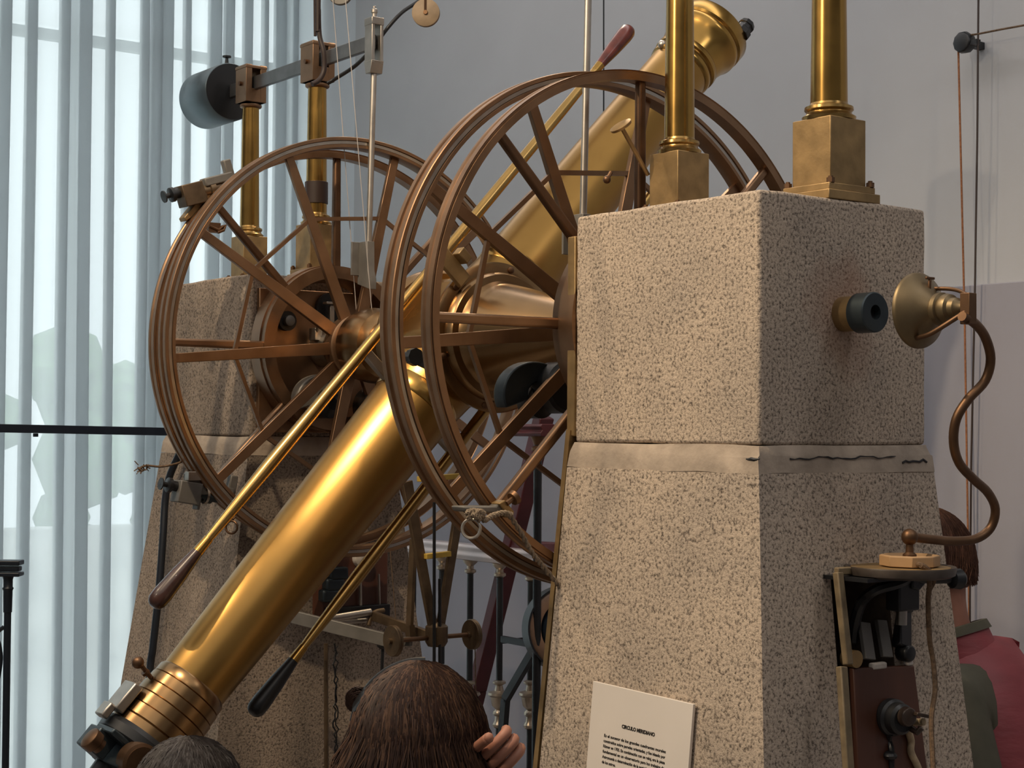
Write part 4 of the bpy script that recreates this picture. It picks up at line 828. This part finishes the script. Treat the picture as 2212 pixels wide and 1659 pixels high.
# ------------------------------------------------------------------ people
skinm = mat('skin', (.36, .16, .105), .55, 0, .08, 40)
def hairmat(n, a, b):
    m = mat(n, a, .6, 0, .3, 60, spec=.3); return m
hair_b = hairmat('brown_hair', (.032, .016, .012), 0); hair_b2 = hairmat('lighter_brown_hair', (.085, .045, .028), 0)
hair_g = hairmat('dark_greying_hair', (.035, .03, .03), 0); hair_g2 = hairmat('grey_hair_strand', (.07, .065, .066), 0)
hair_r = hairmat('short_auburn_hair', (.085, .042, .03), 0); hair_r2 = hairmat('auburn_strand', (.15, .075, .05), 0)
def skin_mesh(verts, edges, rad, name, m_, parent, sub=2):
    me = bpy.data.meshes.new(name); org = root_of(parent)
    me.from_pydata([Vector(v)+Vector((0, 0, ZF))-org for v in verts], edges, []); o = bpy.data.objects.new(name+'_tmp', me); COL.objects.link(o)
    sm = o.modifiers.new('skin', 'SKIN'); sm.use_smooth_shade = True
    lay = me.skin_vertices[0].data if me.skin_vertices else None
    if lay is None:
        bm = bmesh.new(); bm.from_mesh(me); bm.verts.layers.skin.verify(); bm.to_mesh(me); bm.free(); lay = me.skin_vertices[0].data
    for i, r in enumerate(rad): lay[i].radius = r if isinstance(r, (tuple, list)) else (r, r); lay[i].use_root = (i == 0)
    su = o.modifiers.new('sub', 'SUBSURF'); su.levels = sub; su.render_levels = sub
    bpy.context.view_layer.update(); dg = bpy.context.evaluated_depsgraph_get()
    m2 = bpy.data.meshes.new_from_object(o.evaluated_get(dg)); bpy.data.objects.remove(o)
    m2.materials.clear(); m2.materials.append(m_)
    m2.polygons.foreach_set('use_smooth', [True]*len(m2.polygons))
    ob = bpy.data.objects.new(name, m2); COL.objects.link(ob); ob.parent = parent; return ob
def add_to(ob, mb):
    bm = bmesh.new(); bm.from_mesh(ob.data); org = root_of(ob)
    vs = [bm.verts.new(v+Vector((0, 0, ZF))-org) for v in mb.v]
    for f in mb.f:
        try: fc = bm.faces.new([vs[i] for i in f]); fc.smooth = True
        except ValueError: pass
    bm.to_mesh(ob.data); bm.free()
def person(hc, fwd, Hh, label, skin, top, topm, trous, hr=1.0, arm_r=None, arm_l=None, hand=None, lean=0, tw=1.0):
    """hc: head centre; fwd: facing direction; Hh: scale (1 = 1.68 m)"""
    f = Vector(fwd); f.z = 0; f.normalize(); s = f.cross(Vector((0, 0, 1)))       # s: the person's right
    g = ZFL; foot = Vector((hc.x, hc.y, g)) - f*.04
    tot = hc.z+.125*hr-g
    root = thing('person', label, 'person', foot)
    def P(a, b, c): return hc + s*a*(Hh if c < -.2 else 1) + f*(b-lean*min(1.9, max(0, (-c-.06)/.25))) + Vector((0, 0, c))
    hipz = (g-hc.z) + .50*tot
    shz = -.26*hr
    V = [P(0, -.03, hipz), P(0, -.02, hipz+.5*(shz-hipz)), P(0, -.03, shz-.07), P(0, -.025, shz+.04), P(0, -.012, -.12*hr), P(0, .0, -.02*hr), P(0, -.005, .06*hr)]
    E = [(0, 1), (1, 2), (2, 3), (3, 4), (4, 5), (5, 6)]; Rr = [(.15, .11), (.125, .095), (.15, .10), (.06, .055), (.055, .058), (.078*hr, .098*hr), (.068*hr, .088*hr)]
    arms = {}
    for sg, spec in ((1, arm_r), (-1, arm_l)):
        sh = P(sg*.165, -.03, shz-.03); i = len(V); V.append(sh); E.append((2, i)); Rr.append((.055, .055))
        el, wr = spec if spec else (P(sg*.21, -.05, shz-.31), P(sg*.20, .05, shz-.53))
        V += [el, wr, wr+(wr-el).normalized()*.05]; E += [(i, i+1), (i+1, i+2), (i+2, i+3)]; Rr += [(.042, .042), (.027, .024), (.036, .018)]
        arms[sg] = (el, wr)
    for sg in (1, -1):
        i = len(V); V += [P(sg*.09, -.03, hipz-.05), P(sg*.10, -.01, (g-hc.z)*.5+hipz*.5+.02), P(sg*.10, -.05, g-hc.z+.09), P(sg*.11, .10, g-hc.z+.035)]
        E += [(0, i), (i, i+1), (i+1, i+2), (i+2, i+3)]; Rr += [(.085, .085), (.055, .055), (.037, .037), (.045, .03)]
    body_ = skin_mesh(V, E, Rr, 'body', skin, root)
    mb = MB()
    for sg in (1, -1):                                  # ears
        c = P(sg*.079*hr, .0, -.02*hr); pts = [c+f*(.018*math.cos(t))*hr+Vector((0, 0, .031*math.sin(t)*hr))+s*sg*.006 for t in [i*PI/5-.6 for i in range(9)]]; mb.tube(pts, .0055, 7)
        mb.ball(c, .018*hr, 10, (.6, .6, 1.4))
    c = P(0, .098*hr, -.02*hr); mb.tube([c+Vector((0, 0, .03)), c+f*.008, c+f*.014+Vector((0, 0, -.02)), c+Vector((0, 0, -.028))], [.006, .008, .011, .006], 8)   # nose
    mb.ball(P(0, .080*hr, -.070*hr), .02*hr, 10, (1, .7, .4)); mb.ball(P(0, .062*hr, -.105*hr), .03*hr, 12)    # mouth, chin
    for sg in (1, -1): mb.ball(P(sg*.032*hr, .088*hr, .0), .012*hr, 10)                                       # eyes
    # hands
    for sg in (1, -1):
        el, wr = arms[sg]; d = (wr-el).normalized(); palm = wr+d*.045
        side = d.cross(f if abs(d.dot(f)) < .8 else Vector((0, 0, 1))).normalized(); nn = side.cross(d)
        for k in range(4):
            b0 = palm+side*(.027-.018*k)+d*.03; ln = (.062, .072, .066, .052)[k]
            if hand and sg == 1 and k == 0: pts = [b0-d*.02, b0, b0+d*ln*.5, b0+d*ln]
            else: pts = [b0-d*.02, b0, b0+d*ln*.45+nn*.012, b0+d*ln*.7+nn*.034, b0+d*ln*.5+nn*.048] if hand and sg == 1 else [b0-d*.02, b0, b0+d*ln*.5+nn*.006, b0+d*ln*.95+nn*.02]
            mb.tube(smooth(pts, 3), .0085, 8); mb.ball(smooth(pts, 3)[-1], .0086, 8)
        t0 = palm+side*.03-d*.02; pts = [t0-side*.01, t0+side*.022+d*.02+nn*.01, t0+side*.02+d*.05+nn*.022]; mb.tube(smooth(pts, 3), .0095, 8); mb.ball(pts[-1], .0095, 8)
    add_to(body_, mb)
    # clothes follow the body
    k = 1.0
    Vt = [P(0, -.03, hipz-.04), P(0, -.02, hipz+.5*(shz-hipz)), P(0, -.03, shz-.07), P(0, -.028, shz+.035)]
    Rt = [(.175*tw, .135*tw), (.15*tw, .12*tw), (.172*tw, .125*tw), (.075*tw, .075*tw)]; Et = [(0, 1), (1, 2), (2, 3)]
    for sg in (1, -1):
        el, wr = arms[sg]; i = len(Vt); Vt += [P(sg*.165, -.03, shz-.03), el, wr+(el-wr)*.12]; Et += [(2, i), (i, i+1), (i+1, i+2)]; Rt += [.085, .064 if tw == 1 else .078, .042]
    skin_mesh(Vt, Et, Rt, 'top', topm, root)
    Vp = [P(0, -.03, hipz+.04)]; Ep = []; Rp = [(.165, .125)]
    for sg in (1, -1):
        i = len(Vp); Vp += [P(sg*.09, -.03, hipz-.06), P(sg*.10, -.01, (g-hc.z)*.5+hipz*.5+.02), P(sg*.10, -.05, g-hc.z+.10)]; Ep += [(0, i), (i, i+1), (i+1, i+2)]; Rp += [.10, .07, .06]
    skin_mesh(Vp, Ep, Rp, 'trousers', trous, root)
    return root, P, f, s
def hair(root, hc, f, s, r, mats, strands, length, seed, back=True, messy=.006, thick=.0016, part=.02, flare=.0):
    random.seed(seed); up = Vector((0, 0, 1))
    mb = MB(); n = 28
    # cap
    P_ = []; Fc = []; m_ = 14
    for i in range(m_+1):
        t = (PI*.66)*i/m_
        for k in range(n):
            a = 2*PI*k/n; dx = math.sin(t)*math.cos(a); dy = math.sin(t)*math.sin(a); dz = math.cos(t)
            cut = 1.0
            P_.append(hc + s*(dx*r[0]*.97) + f*((dy*r[1]*.97) - (.0 if dy < 0 else .012*dy*(i/m_)*4)) + up*(dz*r[2]*.97))
    for i in range(m_):
        for k in range(n): j = (k+1) % n; Fc.append((i*n+k, i*n+j, (i+1)*n+j, (i+1)*n+k))
    mb.add(P_, Fc)
    if back and length > .2:
        Q = []; Fq = []
        for i in range(9):
            z = .02-length*i/8
            for k in range(13):
                a = PI+PI*(k/12); w_ = r[0]*(1.0+.06*math.sin(i*.5)) 
                Q.append(hc + s*(math.cos(a)*w_*.97)+f*(math.sin(a)*r[1]*(.96-.025*i))+up*z)
        for i in range(8):
            for k in range(12): Fq.append((i*13+k, i*13+k+1, (i+1)*13+k+1, (i+1)*13+k))
        mb.add(Q, Fq)
    base = make('hair', mb, mats[0], root, ang=80)
    for mi, mm in enumerate(mats):
        mb = MB()
        for q in range(strands if mi == 0 else strands//2):
            a = random.uniform(0, 2*PI); 
            if math.sin(a) > .55: a = -a
            t = abs(random.gauss(.0, .25)); rt = random.uniform(1.0, 1.045); pts = []; tend = random.uniform(1.35, 1.75) if math.sin(a) < .5 else 1.15
            L = 11; sw = random.uniform(-.12, .12)
            for i in range(L):
                tt = t + (tend-t)*i/(L-1); aa = a + sw*i/L + part*math.sin(i)
                pts.append(hc + s*(math.sin(tt)*math.cos(aa)*r[0]*rt)+f*(math.sin(tt)*math.sin(aa)*r[1]*rt)+up*(math.cos(tt)*r[2]*rt))
            if length > .15:
                last = pts[-1]; out = (last-hc); out.z = 0; out.normalize(); ln = random.uniform(.6, 1)*length
                for i in range(1, 7): pts.append(last+up*(-ln*i/6)+out*(.012*math.sin(i*.6)+flare*min(1, i/3)*random.uniform(.3, 1.2)+random.uniform(0, .008))+s*random.uniform(-messy, messy)+f*(.006*i*(-.3)))
            else:
                last = pts[-1]
                for i in range(1, 3): pts.append(last+up*(-length*i/2)+Vector((random.uniform(-messy, messy), random.uniform(-messy, messy), 0)))
            pts = [p+Vector((random.uniform(-1, 1), random.uniform(-1, 1), random.uniform(-1, 1)))*messy*.22 for p in pts]
            rr = [thick*(1-.75*abs(i/(len(pts)-1)-.3)) for i in range(len(pts))]
            mb.tube(pts, rr, 3, cap=False)
        make('hair_strands', mb, mm, base, ang=80)
    return base
def quilt(n, col): return mat(n, col, .55, 0, .12, 12, .5, 22, stretch=(1, 1, 3))
darktop = mat('black_jacket', (.02, .02, .022), .8); jeans = mat('dark_trousers', (.03, .035, .05), .85)
# woman in the foreground, seen from behind, right hand pointing
hc = AD(905, 1608, 2.66); fw = _d.copy()
wr = AD(1003, 1682, 2.66); el = AD(850, 1800, 2.88)
wroot, P, f, s = person(hc, fw, 1.0, 'woman seen from behind with long brown hair and sunglasses on her head', skinm, None, darktop, jeans, 1.0, (el, wr), None, hand=True)
hair(wroot, hc+Vector((0, 0, .0)), f, s, (.106, .114, .125), (hair_b, hair_b2), 1900, .40, 3, messy=.010, thick=.0015, flare=.035)
q = MB(); pts = []
for i in range(13):
    a = math.radians(86+84*i/12); pts.append(hc + s*(math.cos(a)*.108) + Vector((0, 0, .018+math.sin(a)*.113)) + f*(.02-.03*i/12))
q.tube(pts, [.0045-.0015*i/12 for i in range(13)], 7); q.tube([pts[8], pts[8]+Vector((0, 0, -.02))-f*.03, pts[8]+Vector((0, 0, -.05))-f*.045], .0035, 7)
q.lathe(pts[9]+Vector((0, 0, -.008))-f*.01, (s*-.8+Vector((0, 0, .5))-f*.3), [(0, .018), (.003, .019), (.005, .015)], 18)
make('sunglasses', q, black, wroot)
# loose lock on her left
q = MB(); random.seed(5)
for i in range(46):
    c = AD(772+random.uniform(-4, 6), 1512+random.uniform(-8, 8), 2.66); r = random.uniform(.008, .016); pts = [AD(810, 1500+random.uniform(-10, 10), 2.68)]
    for k in range(7): t = 1.6+k*.55; pts.append(c+_r0*math.cos(t)*r*1.1+Vector((0, 0, 1))*math.sin(t)*r)
    q.tube(smooth(pts, 2), .0011, 3, cap=False)
make('loose_lock', q, hair_b, wroot)
# child with dark hair at the bottom left
hc2 = AD(405, 1738, 3.02)
root2, P2, f2, s2_ = person(hc2, fw, .8, 'dark grey-haired head just showing at the bottom left before the eyepiece', skinm, None, mat('navy_coat', (.02, .025, .04), .8), jeans, .97)
hair(root2, hc2, f2, s2_, (.101, .110, .116), (hair_g, hair_g2), 1300, .10, 9, messy=.012, thick=.0015)
# person in the maroon padded vest behind the near pier
hc3 = AD(2004, 1212, 3.82); fw3 = (-_r0*.86+_d*.5)
olive = mat('olive_sleeve', (.085, .080, .055), .85, 0, .08, 30, .3, 40); vest = quilt('maroon_padded_vest', (.27, .05, .06))
root3, P3, f3, s3 = person(hc3, fw3, 1, 'person in a maroon padded vest over olive sleeves, half hidden behind the near pier', skinm, None, olive, jeans, 1.0, tw=.68, lean=.07)
hair(root3, hc3, f3, s3, (.088, .105, .118), (hair_r, hair_r2), 1500, .03, 13, messy=.004, thick=.0013)
Vt = [P3(0, -.03, -.84), P3(0, -.03, -.64), P3(0, -.035, -.48), P3(0, -.035, -.34), P3(0, -.03, -.25)]
V2 = Vt + [P3(.14, -.04, -.262), P3(-.14, -.04, -.262)]
vo = skin_mesh(V2, [(0, 1), (1, 2), (2, 3), (3, 4), (3, 5), (3, 6)], [(.19, .17), (.18, .165), (.175, .165), (.155, .15), (.085, .085), (.118, .118), (.118, .118)], 'padded_vest', vest, root3)
q = MB(); cc = P3(0, -.03, -.205)+Vector((0, 0, .02)); q.ringlathe(cc, (f3*.35+Vector((0, 0, 1))), [(-.06, .084), (.03, .074), (.035, .066), (-.055, .074)], 40); make('vest_collar', q, vest, root3)
q = MB(); q.ringlathe(cc+f3*.008+Vector((0, 0, .03)), (f3*.35+Vector((0, 0, 1))), [(-.012, .080), (.008, .075), (.010, .066), (-.01, .070)], 40); make('collar_trim', q, olive, root3)
q = MB(); c = P3(-.086, .0, .0); q.tube(smooth([c+f3*.09+Vector((0, 0, .02)), c+f3*.03+Vector((0, 0, .015)), c+f3*.0+Vector((0, 0, .005)), c-f3*.012+Vector((0, 0, -.02))], 5), .003, 7); make('glasses_temple', q, mat('pink_plastic', (.7, .12, .16), .3), root3)
print('objects', len(bpy.data.objects))
